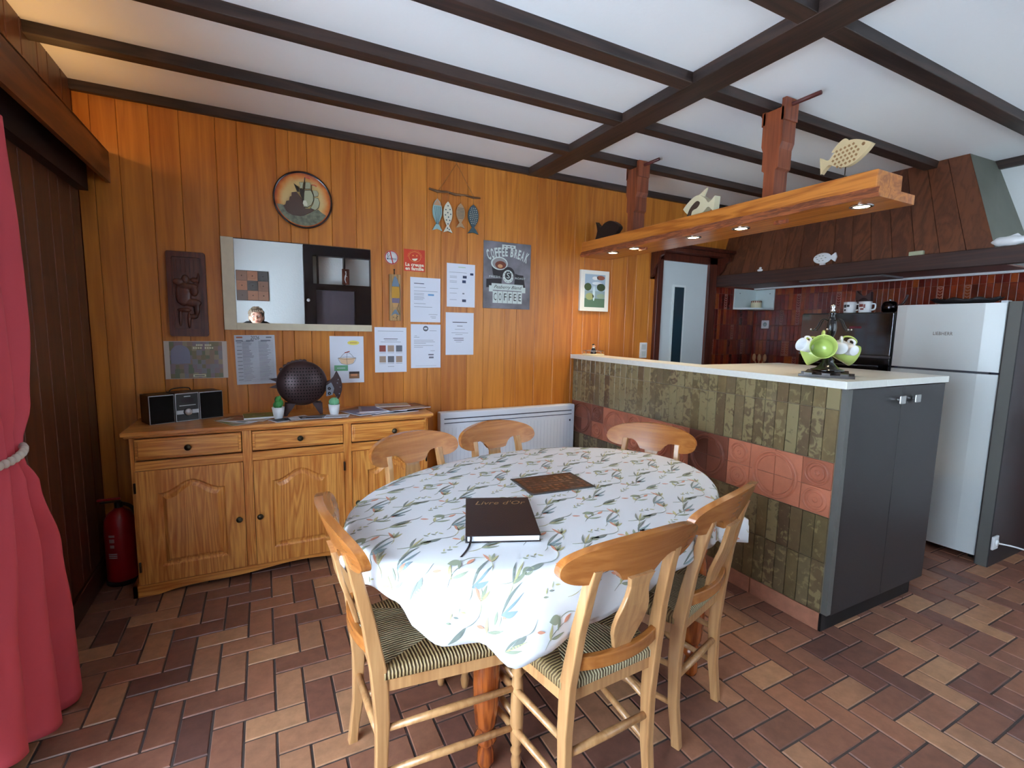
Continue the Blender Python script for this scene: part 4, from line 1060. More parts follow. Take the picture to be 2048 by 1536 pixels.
SHb(g, 'live_edge_slab')
g = MB()
for c in ((3.145, -1.60), (3.145, -.60)): 
    g = MB(); g.lathe([(.0, -.014), (.018, -.012), (.026, 0)], m_hang, 18, c=(c[0], c[1], 1.922)); g.box(c[0]-.008, c[0]+.008, c[1]-.035, c[1]+.035, 1.906, 1.922, m_hang); SHb(g, 'peg_end')
def hanger(y):
    g = MB(); t = .019
    # stepped board, wider at the top, as seen from the dining side
    def st(side): return [(side*.052, 2.035), (side*.052, 2.16), (side*.066, 2.17), (side*.066, 2.25), (side*.075, 2.27), (side*.075, 2.38), (side*.062, 2.40), (side*.062, 2.465)]
    R_, L_ = st(1), st(-1)
    poly = [(3.155+a, b) for a, b in R_]+[(3.155+a, b) for a, b in L_[::-1]]
    g.prism(poly, y-t, y+t, m_hang, 'XZ')
    o = SHb(g, 'hanger', bevel=.003)
    return o
def hanger2(y0, y1):
    # two stepped cheeks clasping the ceiling beam
    g = MB()
    def prof_(y, s): return [(y, 2.035), (y, 2.465)]
    yc = (y0+y1)/2
    poly = []
    for s in (-1, 1):
        q = [(yc+s*.030, 2.035), (yc+s*.030, 2.17), (yc+s*.044, 2.18), (yc+s*.044, 2.27), (yc+s*.055, 2.30), (yc+s*.055, 2.42), (yc+s*.050, 2.463)]
        poly = q[::-1]+poly if s < 0 else poly+q
    a = [(yc-.030, 2.035), (yc+.030, 2.035), (yc+.030, 2.17), (yc+.044, 2.18), (yc+.044, 2.27), (yc+.055, 2.30), (yc+.055, 2.462), (yc-.055, 2.462), (yc-.055, 2.30), (yc-.044, 2.27), (yc-.044, 2.18), (yc-.030, 2.17)]
    g.prism(a, 3.10, 3.20, m_hang, 'YZ'); SHb(g, 'hanger', bevel=.003)
    for yy in (yc-.064, yc+.040):
        g = MB(); g.box(3.10, 3.20, yy, yy+.024, 2.40, 2.505, m_hang); SHb(g, 'beam_clasp', bevel=.003)
    g = MB(); g.tube([(3.15, yc-.20, 2.478), (3.15, yc+.10, 2.478)], [.010, .010], mat('dark_red_peg', (84, 32, 28), .4), 12); SHb(g, 'peg')
hanger2(-1.60, -1.49); hanger2(-.56, -.45)
m_led = mat('spotlight_glow', (255, 236, 200), .4, emit=(255, 226, 180), estr=28)
SPY = [(3.162, -1.963), (3.13, -1.38), (3.12, -1.06), (3.10, -.56), (3.10, -.33)]
for i, (x, y) in enumerate(SPY):
    g = MB(); g.lathe([(.046, 0), (.046, -.004), (.036, -.007), (.034, -.002), (0, -.002)], m_chrome, 28, c=(x, y, 1.9215)); o = SHb(g, 'spotlight_ring')
    g = MB(); g.lathe([(0, -.0035), (.031, -.0035)], m_led, 24, c=(x, y, 1.9215), cap=False); g.build('lens', parent=o)
    light('spotlight', 'SPOT', (x, y, 1.912), 9 if i else 5, (1, .82, .55), (x, y, 0), spot_size=2.2, spot_blend=.8, shadow_soft_size=.02)

# fish ornaments standing on the shelf
def fish_outline(L, H, n=20):
    """side profile in metres: nose at +x, tail at -x"""
    up = smooth([(L*.5, 0), (L*.38, H*.22), (L*.18, H*.46), (0, H*.5), (-L*.2, H*.30), (-L*.33, H*.10), (-L*.5, H*.36)], 4)
    dn = smooth([(-L*.5, -H*.34), (-L*.33, -H*.09), (-L*.2, -H*.26), (0, -H*.44), (.18*L, -H*.40), (.38*L, -H*.20), (L*.5, 0)], 4)
    return [(p.x, p.y) for p in up]+[(p.x, p.y) for p in dn[:-1]]
m_shellf = mat('cream_shell_fish', (206, 184, 142), .5, bump=.4, bscale=90); m_shellb = mat('tan_fish_scale', (150, 112, 72), .6)
FS = thing('scaly_fish_ornament', 'cream fish ornament with tan diamond scales on a rod, front end of hanging shelf', 'fish ornament', (3.16, -1.88, 2.035))
def fishbody(L, H, T, m, M, mb):
    o = fish_outline(L, H); mb.prism(o, -T/2, T/2, m, 'XZ', M=M)
RF = Matrix.Rotation(-PI/2, 4, 'Z')
g = MB(); Mx = Matrix.Translation((0, 0, .122)) @ Matrix.Rotation(-PI/2-.12, 4, 'Z') @ Matrix.Rotation(-.13, 4, 'Y')
fishbody(.235, .115, .022, m_shellf, Mx, g); fo = g.build('body', parent=FS, bevel=.007, seg=3)
g = MB()
for i in range(7):
    for j in range(5):
        x, z = -.055+.019*i+(.0095 if j % 2 else 0), -.036+.0175*j
        if (x/.07)**2+(z/.046)**2 < 1:
            for y in (-.0115, .0115): g.prism([(x-.007, z), (x, z-.0065), (x+.007, z), (x, z+.0065)], y-.0012, y+.0012, m_shellb, 'XZ', M=Mx)
g.build('diamond_scales', parent=fo, kind='stuff')
g = MB(); g.prism([(p.x, p.y) for p in smooth([(.02, .05), (.0, .078), (-.03, .072), (-.065, .045), (-.04, .04), (0, .046)], 4)], -.004, .004, m_shellf, 'XZ', M=Mx); g.build('dorsal_fin', parent=FS)
g = MB(); g.lathe([(.007, -.013), (.009, 0), (.007, .013)], m_shellb, 14, axis='Y', c=(.082, 0, .014), M=Mx); g.build('eye', parent=FS)
g = MB(); g.tube([(0, 0, 0), (0, 0, .075)], .0022, mat('rod_metal', (90, 84, 78), .4, metal=.8), 8); g.lathe([(.03, 0), (.03, .006), (.026, .008)], m_shellb, 20); g.build('stand_rod', parent=FS)
m_ivf, m_ivd = mat('ivory_fish_glaze', (222, 212, 176), .3, coat=.3), mat('dark_brown_fish_glaze', (70, 58, 50), .35)
F2 = thing('two_tone_fish_ornament', 'ivory and dark brown ceramic fish ornament lying behind the middle of the hanging shelf edge', 'fish ornament', (3.16, -1.06, 2.035), -PI/2-.1)
g = MB(); o = fish_outline(.26, .13); g.prism(o, -.02, .02, m_ivf, 'XZ', M=Matrix.Rotation(.08, 4, 'Y') @ Matrix.Rotation(PI, 4, 'Z') @ Matrix.Translation((0, 0, .066))); g.build('body', parent=F2, bevel=.009, seg=3)
g = MB(); q = smooth([(-.09, .02), (-.06, .07), (-.01, .10), (.02, .085), (.0, .06), (-.04, .05), (-.05, .02)], 4)
for y in (-.0215, .0205): g.prism([(p.x, p.y) for p in q], y, y+.001, m_ivd, 'XZ')
g.build('dark_swirl', parent=F2); 
g = MB(); g.prism([(.03, .12), (.055, .165), (.01, .145), (-.02, .135)], -.006, .006, m_ivf, 'XZ'); g.build('dorsal_fin', parent=F2)
m_bfm = mat('black_rough_fish', (30, 26, 28), .5, bump=.8, bscale=70)
F3 = thing('black_fish_ornament', 'rough black fish-shaped ornament with a broad tail, on the wall end of the hanging shelf', 'fish ornament', (3.16, -.19, 2.035), PI/2-.1)
g = MB(); pts = [(.165, .165), (.135, .09), (.165, .015), (.09, .03), (.03, .0), (-.06, .0), (-.15, .045), (-.165, .07), (-.12, .105), (-.04, .135), (.04, .13), (.09, .11)]
g.prism([(p.x, p.y) for p in smooth(pts+[pts[0]], 3)[:-1]], -.016, .016, m_bfm, 'XZ'); g.build('body', parent=F3, bevel=.007)
g = MB(); g.ell((-.12, 0, .075), (.008, .019, .008), m_ivd, 12, 8); g.build('eye', parent=F3)

# ================================================================= KITCHEN: HOOD, OVEN, FRIDGE
m_hood = wood('dark_pine_hood_boards', (88, 50, 34), (118, 70, 46), 'Z', 1.4, rough=.5, coat=.03, attr=True, knots=True, attramt=.4)
m_mant = wood('hood_mantle_beam', (50, 30, 26), (70, 42, 34), 'Y', 2, rough=.5, coat=.05)
HD = thing('extractor_hood', 'large tapering extractor hood of dark knotty pine boards above the red tiles', 'hood', (4.8, -1.0, 1.77))
def HDb(g, name, **k): return g.build(name, parent=HD, loc=(-4.8, 1.0, -1.77), **k)
g = MB(); hb0, ht0 = (4.60, 1.873), (4.83, ZC); ye0, ye1 = -1.945, -1.69; n = 15
for i in range(n):
    a, b = i/n, (i+1)/n; e = .0016
    vs = [(4.60, ye0*a-e, 1.873), (4.60, ye0*b+e, 1.873), (4.83, ye1*b+e, ZC), (4.83, ye1*a-e, ZC)]
    g.add(vs+[(x+.02, y, z) for x, y, z in vs], [(0, 3, 2, 1), (0, 4, 7, 3), (1, 2, 6, 5)], m_hood, False, rp.random())
g.add([(4.612, 0, 1.873), (4.612, ye0, 1.873), (4.84, ye1, ZC), (4.84, 0, ZC)], [(0, 3, 2, 1)], m_groove); HDb(g, 'front_boards')
g = MB(); g.add([(4.60, ye0, 1.873), (X1, ye0, 1.873), (X1, ye1-.02, ZC), (4.83, ye1, ZC)], [(0, 1, 2, 3)], mat('grey_green_paint_panel', (108, 110, 100), .6, var=.08, vscale=5)); HDb(g, 'side_panel')
g = MB(); g.box(4.56, 4.605, -2.10, 0, 1.772, 1.873, m_mant); HDb(g, 'mantle_beam', bevel=.004)
g = MB(); g.box(4.6, X1, -1.95, 0, 1.79, 1.80, mat('hood_underside_wood', (110, 80, 76), .5)); HDb(g, 'underside')
g = MB(); g.box(X1-.03, X1-.008, -2.3, -.0, 1.775, 1.79, mwh); HDb(g, 'white_wall_strip')
g = MB(); g.box(4.75, 5.05, -1.3, -.7, 1.777, 1.79, mat('hood_filter_grey', (130, 132, 136), .4, metal=.5)); HDb(g, 'filter_panel')
# small things on the mantle
t = thing('white_shell_ornament', 'tiny white shell-like ornament at the left end of the hood mantle', 'ornament', (4.582, -.455, 1.873))
g = MB(); g.ell((0, 0, .012), (.012, .026, .012), mwh, 14, 8); g.build('shell', parent=t); g = MB(); g.ell((0, -.002, .030), (.008, .012, .010), mwh, 12, 8); g.build('knob', parent=t)
t = thing('spotted_fish_ornament', 'white fish ornament with small grey marks standing on the hood mantle', 'fish ornament', (4.582, -.99, 1.873), -PI/2+.0)
g = MB(); g.ell((-.02, 0, .052), (.068, .012, .040), mwh, 24, 14); g.build('body', parent=t)
g = MB(); g.prism([(.03, .052), (.075, .085), (.085, .052), (.075, .018)], -.006, .006, mwh, 'XZ'); g.build('tail', parent=t, bevel=.002)
g = MB(); mgm = mat('grey_green_marks', (110, 124, 104), .5)
for x, z in ((-.06, .06), (-.035, .07), (-.01, .068), (-.05, .045), (-.02, .05), (.01, .052), (-.035, .033), (-.008, .034)): g.prism([(x-.008, z), (x, z-.0025), (x+.008, z), (x, z+.0025)], -.0135, -.011, mgm, 'XZ')
g.build('grey_marks', parent=t, kind='stuff')
g = MB(); g.box(-.03, .0, -.012, .012, 0, .016, mwh); g.build('base', parent=t)
t = MB(); t.box(-.012, .012, -.04, .04, 0, .028, mat('pale_green_glass_box', (176, 180, 150), .3)); tagged(t, 'small_box', 'small pale greenish box lying on the hood mantle', 'box', loc=(4.582, -1.57, 1.873), bevel=.004)
t = thing('white_fish_dish', 'white sculpted fish ornament on the hood mantle at the right edge of the photo', 'fish ornament', (4.585, -2.01, 1.873), -PI/2)
g = MB(); g.ell((.0, 0, .030), (.085, .022, .028), mwh, 24, 12, fn=lambda d: 1+.08*math.sin(9*d.x)); g.build('body', parent=t)
g = MB(); g.prism([(.05, .03), (.095, .062), (.09, .01)], -.008, .008, mat('pale_blue_glaze', (150, 176, 206), .3), 'XZ'); g.build('tail', parent=t, bevel=.002)
g = MB(); g.prism([(-.02, .05), (.03, .068), (.05, .048)], -.004, .004, mwh, 'XZ'); g.build('fin', parent=t)

# oven column
OV = thing('oven_column', 'black tall oven column with glossy glass doors between the red tiles and the fridge', 'oven', (4.86, -1.18, 0))
def OVb(g, name, **k): return g.build(name, parent=OV, loc=(-4.86, 1.18, 0), **k)
m_bg = mat('black_glass', (10, 10, 14), .06, spec=.8, coat=.6); m_bk2 = mat('black_laminate', (24, 22, 24), .35)
g = MB(); g.box(4.58, X1-.012, -1.495, -.866, 0, 1.512, m_bk2); OVb(g, 'carcass')
g = MB(); g.box(4.56, 4.58, -1.49, -.870, 1.215, 1.505, m_bg); OVb(g, 'upper_glass_door', bevel=.002)
g = MB(); g.box(4.56, 4.58, -1.49, -.870, .62, 1.195, m_bg); OVb(g, 'oven_door', bevel=.002)
g = MB(); g.box(4.555, 4.575, -1.49, -.870, 1.198, 1.212, mat('grey_metal_trim', (110, 112, 118), .35, metal=.7)); OVb(g, 'metal_trim')
g = MB(); g.tube([(4.535, -1.44, 1.14), (4.535, -.92, 1.14)], .008, m_bg, 10); OVb(g, 'handle')
g = MB(); g.box(4.5585, 4.560, -1.30, -1.22, 1.40, 1.415, mat('pinkish_display', (96, 34, 50), .3)); OVb(g, 'display')
g = MB(); g.box(4.56, 4.58, -1.49, -.87, .1, .61, m_bk2); OVb(g, 'drawer_front')
mred2 = mat('red_print', (190, 40, 40), .4); mdk = mat('dark_print', (30, 30, 34), .4)
# things on the oven column
def cup(x, y, label, kind):
    t = thing('printed_mug', label, 'mug', (x, y, 1.512), 0, 'printed mugs on the oven column')
    g = MB(); g.lathe([(.034, 0), (.038, .003), (.040, .05), (.041, .078), (.038, .078), (.036, .05), (.034, .006), (0, .006)], mwh, 30); g.build('bowl', parent=t)
    g = MB(); g.tube(smooth([(-.0, -.038, .062), (-.0, -.062, .058), (-.0, -.062, .026), (-.0, -.038, .018)], 5), .005, mwh, 8); g.build('handle', parent=t)
    g = MB()
    for (a, z, w_, h_) in ((-.35, .048, .022, .022), (.2, .05, .016, .016), (-.3, .02, .014, .012)) if kind == 0 else ((-.2, .05, .03, .02), (.35, .045, .01, .026), (.0, .025, .022, .012)):
        n = 5; cc = mdk if kind == 0 else mat('brown_print', (120, 50, 44), .4)
        for i in range(n):
            b0 = PI+a+(-w_/2+w_*i/n)/.04; b1 = PI+a+(-w_/2+w_*(i+1)/n)/.04
            g.add([(.0412*math.cos(b), .0412*math.sin(b), q) for b, q in ((b0, z-h_/2), (b1, z-h_/2), (b1, z+h_/2), (b0, z+h_/2))], [(0, 1, 2, 3)], cc)
    g.build('printed_motif', parent=t, kind='stuff')
cup(4.61, -1.185, 'white mug with dark print, left one of the pair on the oven column', 0)
cup(4.61, -1.285, 'white mug with brown print, right one of the pair on the oven column', 1)
t = thing('cat_figure', 'dark metal cat-head ornament with pointed ears behind the printed mugs', 'ornament', (4.72, -1.22, 1.512), 0)
g = MB(); g.ell((0, 0, .06), (.03, .05, .06), mm, 20, 12); g.build('body', parent=t)
g = MB(); g.prism([(-.05, .09), (-.045, .155), (-.01, .125), (.02, .13), (.055, .165), (.055, .10), (.02, .085), (-.02, .085)], -.015, .015, mm, 'YZ'); g.build('eared_head', parent=t, bevel=.004)
t = thing('steel_teapot', 'dark shiny metal pot with a long curved handle on the right of the oven column', 'pot', (4.70, -1.395, 1.512))
g = MB(); g.lathe([(.030, 0), (.042, .01), (.048, .04), (.040, .07), (.030, .078), (0, .082)], mat('dark_steel', (60, 56, 60), .15, metal=1), 28); g.build('body', parent=t)
g = MB(); g.tube(smooth([(0, -.04, .045), (0, -.075, .06), (0, -.095, .10), (0, -.10, .12)], 5), [.012]+[.010]*10+[.003]*5, mm, 10) if False else g.tube(smooth([(0, -.04, .045), (0, -.075, .06), (0, -.095, .10), (0, -.10, .12)], 5), .007, mm, 10); g.build('handle', parent=t)
g = MB(); g.ell((0, 0, .088), (.008, .008, .008), m_chrome, 12, 8); g.build('lid_knob', parent=t)

# fridge
FR = thing('fridge_freezer', 'tall white-silver two-door fridge freezer beside the black oven column', 'fridge', (4.86, -1.77, 0))
def FRb(g, name, parent=FR, **k): return g.build(name, parent=parent, loc=(-4.86, 1.77, 0), **k)
m_fr = mat('silver_white_fridge', (216, 222, 222), .35, metal=.15, spec=.5); m_frs = mat('fridge_side_light', (206, 212, 218), .4)
g = MB(); g.box(4.625, X1-.02, -2.042, -1.50, .035, 1.545, m_frs); FRb(g, 'body')
g = MB(); g.box(4.602, 4.626, -2.035, -1.507, .06, 1.53, mat('dark_door_seal', (40, 44, 70), .6)); FRb(g, 'door_seals')
def fdoor(z0, z1, name):
    g = MB(); pr = [(4.604, -1.500), (4.574, -1.500), (4.563, -1.56), (4.560, -1.77), (4.563, -1.95), (4.574, -2.042), (4.604, -2.042)]
    g.prism(pr, z0, z1, m_fr, 'XY'); o = g.build(name, parent=FR, loc=(-4.86, 1.77, 0), bevel=.004); return o
d1 = fdoor(1.152, 1.555, 'freezer_door'); d2 = fdoor(.042, 1.138, 'fridge_door')
g = MB(); g.box(4.57, 4.60, -2.0, -1.54, 1.139, 1.151, mat('seam_dark', (70, 74, 84), .5)); g.build('grip_recess', parent=FR, loc=(-4.86, 1.77, 0))
g = MB(); g.text('LIEBHERR', .030, mat('badge_grey', (100, 96, 86), .4, metal=.4), rightM(-1.765, 1.372, 4.5585), fit=.098); g.build('badge', parent=d1)
for y in (-2.0, -1.55):
    g = MB(); g.lathe([(.015, 0), (.018, .035)], m_bk2, 12, c=(4.66, y, 0)); FRb(g, 'foot')
    g = MB(); g.lathe([(.015, 0), (.018, .035)], m_bk2, 12, c=(5.08, y, 0)); FRb(g, 'foot')
g = MB(); g.cbox((4.62, -2.02, 1.562), (.05, .03, .012), m_frs); FRb(g, 'hinge_cover')
t = MB(); n = 40
vs = [(0, 0, .004)]; 
for ring_, (rr_, zz) in enumerate(((.5, .004), (.8, .012), (1.0, .034))):
    for k in range(n):
        a = 2*PI*k/n; q = 1+(.05*math.sin(9*a) if ring_ == 2 else 0); vs.append((.085*rr_*q*math.cos(a), .175*rr_*q*math.sin(a), zz+(.008*math.sin(9*a) if ring_ == 2 else 0)))
fs = [(0, 1+k, 1+(k+1) % n) for k in range(n)]
for r in range(2):
    for k in range(n): fs.append((1+r*n+k, 1+(r+1)*n+k, 1+(r+1)*n+(k+1) % n, 1+r*n+(k+1) % n))
t.add(vs, fs, m_bfm, True)
o = tagged(t, 'wavy_dish', 'black wavy-edged oval dish lying on top of the fridge', 'dish', loc=(4.74, -1.79, 1.556)); so = o.modifiers.new('thick', 'SOLIDIFY'); so.thickness = .005; so.offset = 1
# tall dark end panel beyond the fridge with socket and white cable
PN = thing('tall_end_panel', 'dark grey tall panel standing on the floor right of the fridge', 'panel', (4.86, -2.08, 0))
g = MB(); g.box(4.555, X1, -2.113, -2.05, 0, 1.56, m_cab); g.build('board', parent=PN, loc=(-4.86, 2.08, 0), bevel=.002)
g = MB(); g.box(4.5545, 4.556, -2.108, -2.055, 0.0, 1.56, m_cabe); g.build('front_edge', parent=PN, loc=(-4.86, 2.08, 0))
t = thing('wall_socket', 'white square socket with a plug low on the dark panel right of the fridge', 'socket', (4.595, -2.113, .15))
g = MB(); g.box(-.035, .035, -.012, 0, -.04, .04, mwh); g.build('cover_plate', parent=t, bevel=.003)
g = MB(); g.lathe([(.017, -.02), (.02, -.012)], mwh, 18, axis='Y'); g.build('plug', parent=t)
g = MB(); P = smooth([(4.60, -2.135, .15), (4.64, -2.20, .145), (4.70, -2.27, .12), (4.80, -2.36, .06), (4.95, -2.42, .012), (5.12, -2.5, .006)], 6)
g.tube([tuple(p) for p in P], .0045, mwh, 8); tagged(g, 'power_cable', 'thin white power cable running from the low socket to the floor on the right', 'cable')

# white corner shelf with a patterned tin
CSH = thing('corner_shelf', 'small white open corner shelf unit hung on the red tiles under the hood', 'shelf', (5.16, -.01, 1.575))
mpw = mat('white_melamine', (214, 226, 226), .4)
def qa(r, z0, z1, g, m):
    pts = [(0, 0)]+[(-r*math.cos(a), -r*math.sin(a)) for a in [PI/2*i/12 for i in range(13)]]
    pts = [(-.32, 0), (-.30, -.06), (-.24, -.13), (-.15, -.19), (-.05, -.205), (0, -.205), (0, 0)]
    g.prism(pts, z0, z1, m, 'XY')
g = MB(); qa(.3, 0, .016, g, mpw); g.build('bottom_board', parent=CSH)
g = MB(); g.box(-.32, 0, -.012, 0, 0.016, .196, mpw); g.build('back_panel', parent=CSH)
g = MB(); g.box(-.012, 0, -.205, -.012, .016, .196, mpw); g.build('side_panel', parent=CSH)
for p in ((-.25, -.0135, .155), (-.0135, -.16, .155)):
    g = MB(); g.cbox(p, (.01 if p[0] < -.1 else .003, .003 if p[0] < -.1 else .01, .006), mat('screw_cap', (90, 96, 100), .4, metal=.5)); g.build('screw_cap', parent=CSH)
t = thing('patterned_tin', 'cream round tin with a dark red patterned rim in the white corner shelf', 'tin', (5.06, -.095, 1.592))
g = MB(); g.lathe([(.045, 0), (.047, .004), (.047, .066), (.044, .070), (0, .070)], mat('cream_tin', (224, 214, 178), .35), 32); g.build('can', parent=t)
g = MB()
for k in range(16):
    a = 2*PI*k/16; b = a+2*PI/32
    g.add([(.0478*math.cos(q), .0478*math.sin(q), z) for q, z in ((a, .052), (b, .052), (b, .068), (a, .068))], [(0, 1, 2, 3)], mat('dark_red_check', (110, 24, 30), .4))
g.build('checked_rim', parent=t, kind='stuff')
# sockets
t = thing('wall_socket', 'white square socket on the red tiled wall below the corner shelf', 'socket', (X1-.008, -.138, 1.437))
g = MB(); g.box(-.010, 0, -.040, .040, -.040, .040, mwh); g.build('cover_plate', parent=t, bevel=.003)
g = MB(); g.lathe([(.018, -.0125), (.02, -.0105)], mat('socket_grey', (150, 160, 164), .4), 20, axis='X'); g.build('socket_face', parent=t)
t = thing('double_switch', 'white upright double switch plate on the wood panelling beside the kitchen door', 'switch', (3.736, 0, 1.185))
g = MB(); g.box(-.040, .040, -.010, 0, -.067, .067, mwh); g.build('cover_plate', parent=t, bevel=.003)
for z in (.03, -.03):
    g = MB(); g.box(-.024, .024, -.014, -.010, z-.022, z+.022, mat('switch_rocker', (200, 206, 204), .35)); g.build('rocker', parent=t, bevel=.002)
# worktop along the right wall with wooden spoons in a jar
WT = thing('kitchen_worktop', 'kitchen worktop with base units under the hood, mostly hidden behind the counter', 'worktop', (4.86, -.43, 0))
g = MB(); g.box(4.57, X1-.01, -.86, -.012, .86, .90, m_top); g.build('slab', parent=WT, loc=(-4.86, .43, 0))
g = MB(); g.box(4.60, X1-.01, -.855, -.012, .1, .86, m_cab); g.build('base_units', parent=WT, loc=(-4.86, .43, 0))
g = MB(); g.box(4.65, X1-.01, -.855, -.012, 0, .1, mat('black_toe_kick')); g.build('toe_kick', parent=WT, loc=(-4.86, .43, 0))
t = thing('utensil_jar', 'dark jar on the kitchen worktop holding the wooden spoons', 'jar', (4.92, -.27, .90))
g = MB(); g.lathe([(.045, 0), (.048, .005), (.05, .14), (.046, .14), (.044, .01), (0, .01)], mat('dark_stoneware', (60, 44, 40), .4), 28); g.build('vessel', parent=t)
msp = mat('pale_spoon_wood', (176, 130, 88), .6)
for k, (dx, dy, l) in enumerate(((-.01, .045, 'leftmost wooden spoon leaning in the jar on the kitchen worktop'), (0, -.0, 'middle wooden spoon standing in the jar on the kitchen worktop'), (.01, -.05, 'rightmost wooden spoon leaning in the jar on the kitchen worktop'))):
    g = MB(); g.tube([(0, 0, .015), (dx*.6, dy*.6, .17)], .005, msp, 8); g.ell((dx, dy, .225), (.007, .019, .036), msp, 16, 10, M=None)
    g.tube([(dx*.6, dy*.6, .17), (dx*.85, dy*.85, .20)], .0055, msp, 8)
    tagged(g, 'wooden_spoon', l, 'spoon', 'wooden spoons in the jar', loc=(4.92, -.27, .9))

# ================================================================= THINGS ON THE BACK WALL
m_pap = mat('printer_paper', (226, 230, 242), .6); m_ink = mat('grey_ink', (120, 124, 138), .6); m_inkd = mat('dark_ink', (46, 48, 60), .6)
def sheet(name, label, cat, x0, x1, z0, z1, rows, group=None, paper=None, y=-.002, rot=0):
    """rows: (x0,x1,z,height,material) in fractions of the sheet, z measured from the top"""
    W_, H_ = x1-x0, z1-z0
    g = MB(); g.box(-W_/2, W_/2, -.0012, 0, -H_/2, H_/2, paper or m_pap)
    for i, r in enumerate(rows):
        a, b, z, h, m = r; yy = -.0014-.00012*(i % 5)-(r[4] is not m_ink)*.0001
        g.add([(-W_/2+a*W_, yy, H_/2-(z+h)*H_), (-W_/2+b*W_, yy, H_/2-(z+h)*H_), (-W_/2+b*W_, yy, H_/2-z*H_), (-W_/2+a*W_, yy, H_/2-z*H_)], [(0, 1, 2, 3)], m)
    return tagged(g, name, label, cat, group, loc=((x0+x1)/2, y, (z0+z1)/2), rot=(0, math.radians(rot), 0)), W_, H_
GN = 'white notice sheets pinned on the wood panelling'
L_ = lambda a, b, z, h=.007, m=None: (a, b, z, h, m or m_ink)
c1, c2, c3, c4 = mat('photo_red', (150, 78, 70), .5), mat('photo_tan', (170, 146, 130), .5), mat('photo_grey', (110, 112, 122), .5), mat('photo_navy', (40, 52, 84), .5)
rows_ = [L_(.1, .9, .08), L_(.28, .72, .25, .012, m_inkd), L_(.3, .7, .285), L_(.18, .82, .32), L_(.4, .6, .87)]
rows_ += [L_(.14, .34, .40, .14, c1), L_(.40, .60, .40, .14, c2), L_(.66, .86, .40, .14, c3), L_(.14, .34, .64, .14, c2), L_(.40, .60, .64, .14, c3), L_(.66, .86, .64, .14, c2)]
rows_ += [L_(.14, .34, .56), L_(.4, .6, .56), L_(.66, .86, .56), L_(.14, .34, .80), L_(.4, .6, .80), L_(.66, .86, .80)]
sheet('notice_sheet', 'white notice sheet with six small pictures in two rows, lowest left of the notices', 'notice', 1.44, 1.65, 1.0485, 1.3455, rows_, GN)
sheet('notice_sheet', 'white notice sheet with text and a small blue arrow mark, under the orange sticker', 'notice', 1.678, 1.888, 1.385, 1.682,
      [L_(.12, .45, .13, .014, c4), L_(.12, .5, .22), L_(.12, .9, .30), L_(.12, .45, .355), L_(.58, .78, .36, .04, mat('sky_blue_mark', (110, 160, 210), .5)), L_(.12, .45, .385), L_(.12, .45, .43), L_(.12, .46, .46), L_(.12, .42, .49), L_(.12, .5, .58), L_(.12, .72, .655), L_(.6, .9, .82), L_(.66, .85, .87), L_(.7, .84, .90)], GN)
sheet('notice_sheet', 'white notice sheet with a round dark emblem at its top, beneath the arrow notice', 'notice', 1.680, 1.890, 1.0725, 1.3695,
      [L_(.62, .86, .14), L_(.12, .2, .26), L_(.1, .28, .29), L_(.1, .75, .36), L_(.1, .8, .395), L_(.1, .5, .43), L_(.1, .75, .48), L_(.1, .4, .52), L_(.65, .8, .6), L_(.58, .76, .68, .03), L_(.6, .76, .74, .04), L_(.15, .85, .95, .004)], GN)
sheet('notice_sheet', 'white notice sheet with a column of tiny dark pictures, highest right of the notices', 'notice', 1.934, 2.144, 1.496, 1.793,
      [L_(.4, .66, .07, .016, mat('pale_green_mark', (170, 200, 170), .5)), L_(.08, .7, .2), L_(.1, .35, .29), L_(.1, .35, .32), L_(.1, .35, .40), L_(.1, .35, .43), L_(.1, .4, .57), L_(.1, .35, .68), L_(.1, .35, .83),
       L_(.82, .94, .20, .05, c4), L_(.56, .70, .27, .06, c4), L_(.54, .67, .375, .065, c4), L_(.55, .62, .67, .03, m_ink), L_(.54, .68, .82, .06, c4)], GN)
sheet('notice_sheet', 'white notice sheet with centred bold text lines, lowest right of the notices', 'notice', 1.927, 2.137, 1.16, 1.457,
      [L_(.24, .76, .22, .016, m_inkd), L_(.4, .6, .31, .014, m_ink), L_(.32, .68, .39), L_(.2, .8, .475), L_(.34, .6, .515), L_(.26, .64, .60, .012, m_inkd), L_(.3, .64, .645, .012, m_inkd), L_(.36, .56, .69)], GN)
g = MB(); g.lathe([(0, 0), (.018, 0)], m_inkd, 28, axis='Y', c=(1.783, -.0042, 1.341), cap=False); g.lathe([(0, 0), (.014, 0)], m_ink, 28, axis='Y', c=(1.783, -.0045, 1.341), cap=False); g.box(1.772, 1.794, -.0049, -.0047, 1.336, 1.346, m_pap)
o = g.build('round_emblem'); em = [q for q in bpy.data.objects if q.get('label', '').startswith('white notice sheet with a round dark emblem')][0]; o.parent = em; o.location = -em.location

# calendar-like timetable
rows_ = [L_(.05, .95, .115+.0285*i, .0035, m_ink) for i in range(30)]
for i in range(28):
    z = .13+.0290*i; rows_ += [L_(.18, .18+.16+.12*random.random(), z, .009, m_ink), L_(.58, .58+.2+.12*random.random(), z, .008, m_ink)]
rows_ += [L_(.05, .17, .15+.075*i, .008, m_inkd) for i in range(11)]+[L_(.05, .2, .03, .03, mat('rust_mark', (170, 96, 70), .5)), L_(.78, .92, .035, .025, c3)]
o, W_, H_ = sheet('yearly_timetable', 'pale timetable sheet headed 2026 with three columns, left of the metal animal lantern', 'timetable', .646, .856, .998, 1.287, rows_, None, mat('bluish_paper', (200, 204, 214), .6), rot=-1)
g = MB(); g.text('2026', .030, m_inkd, Matrix.Translation((0, -.0022, H_/2-.017)) @ Matrix.Rotation(PI/2, 4, 'X'), fit=.046, shear=.2)
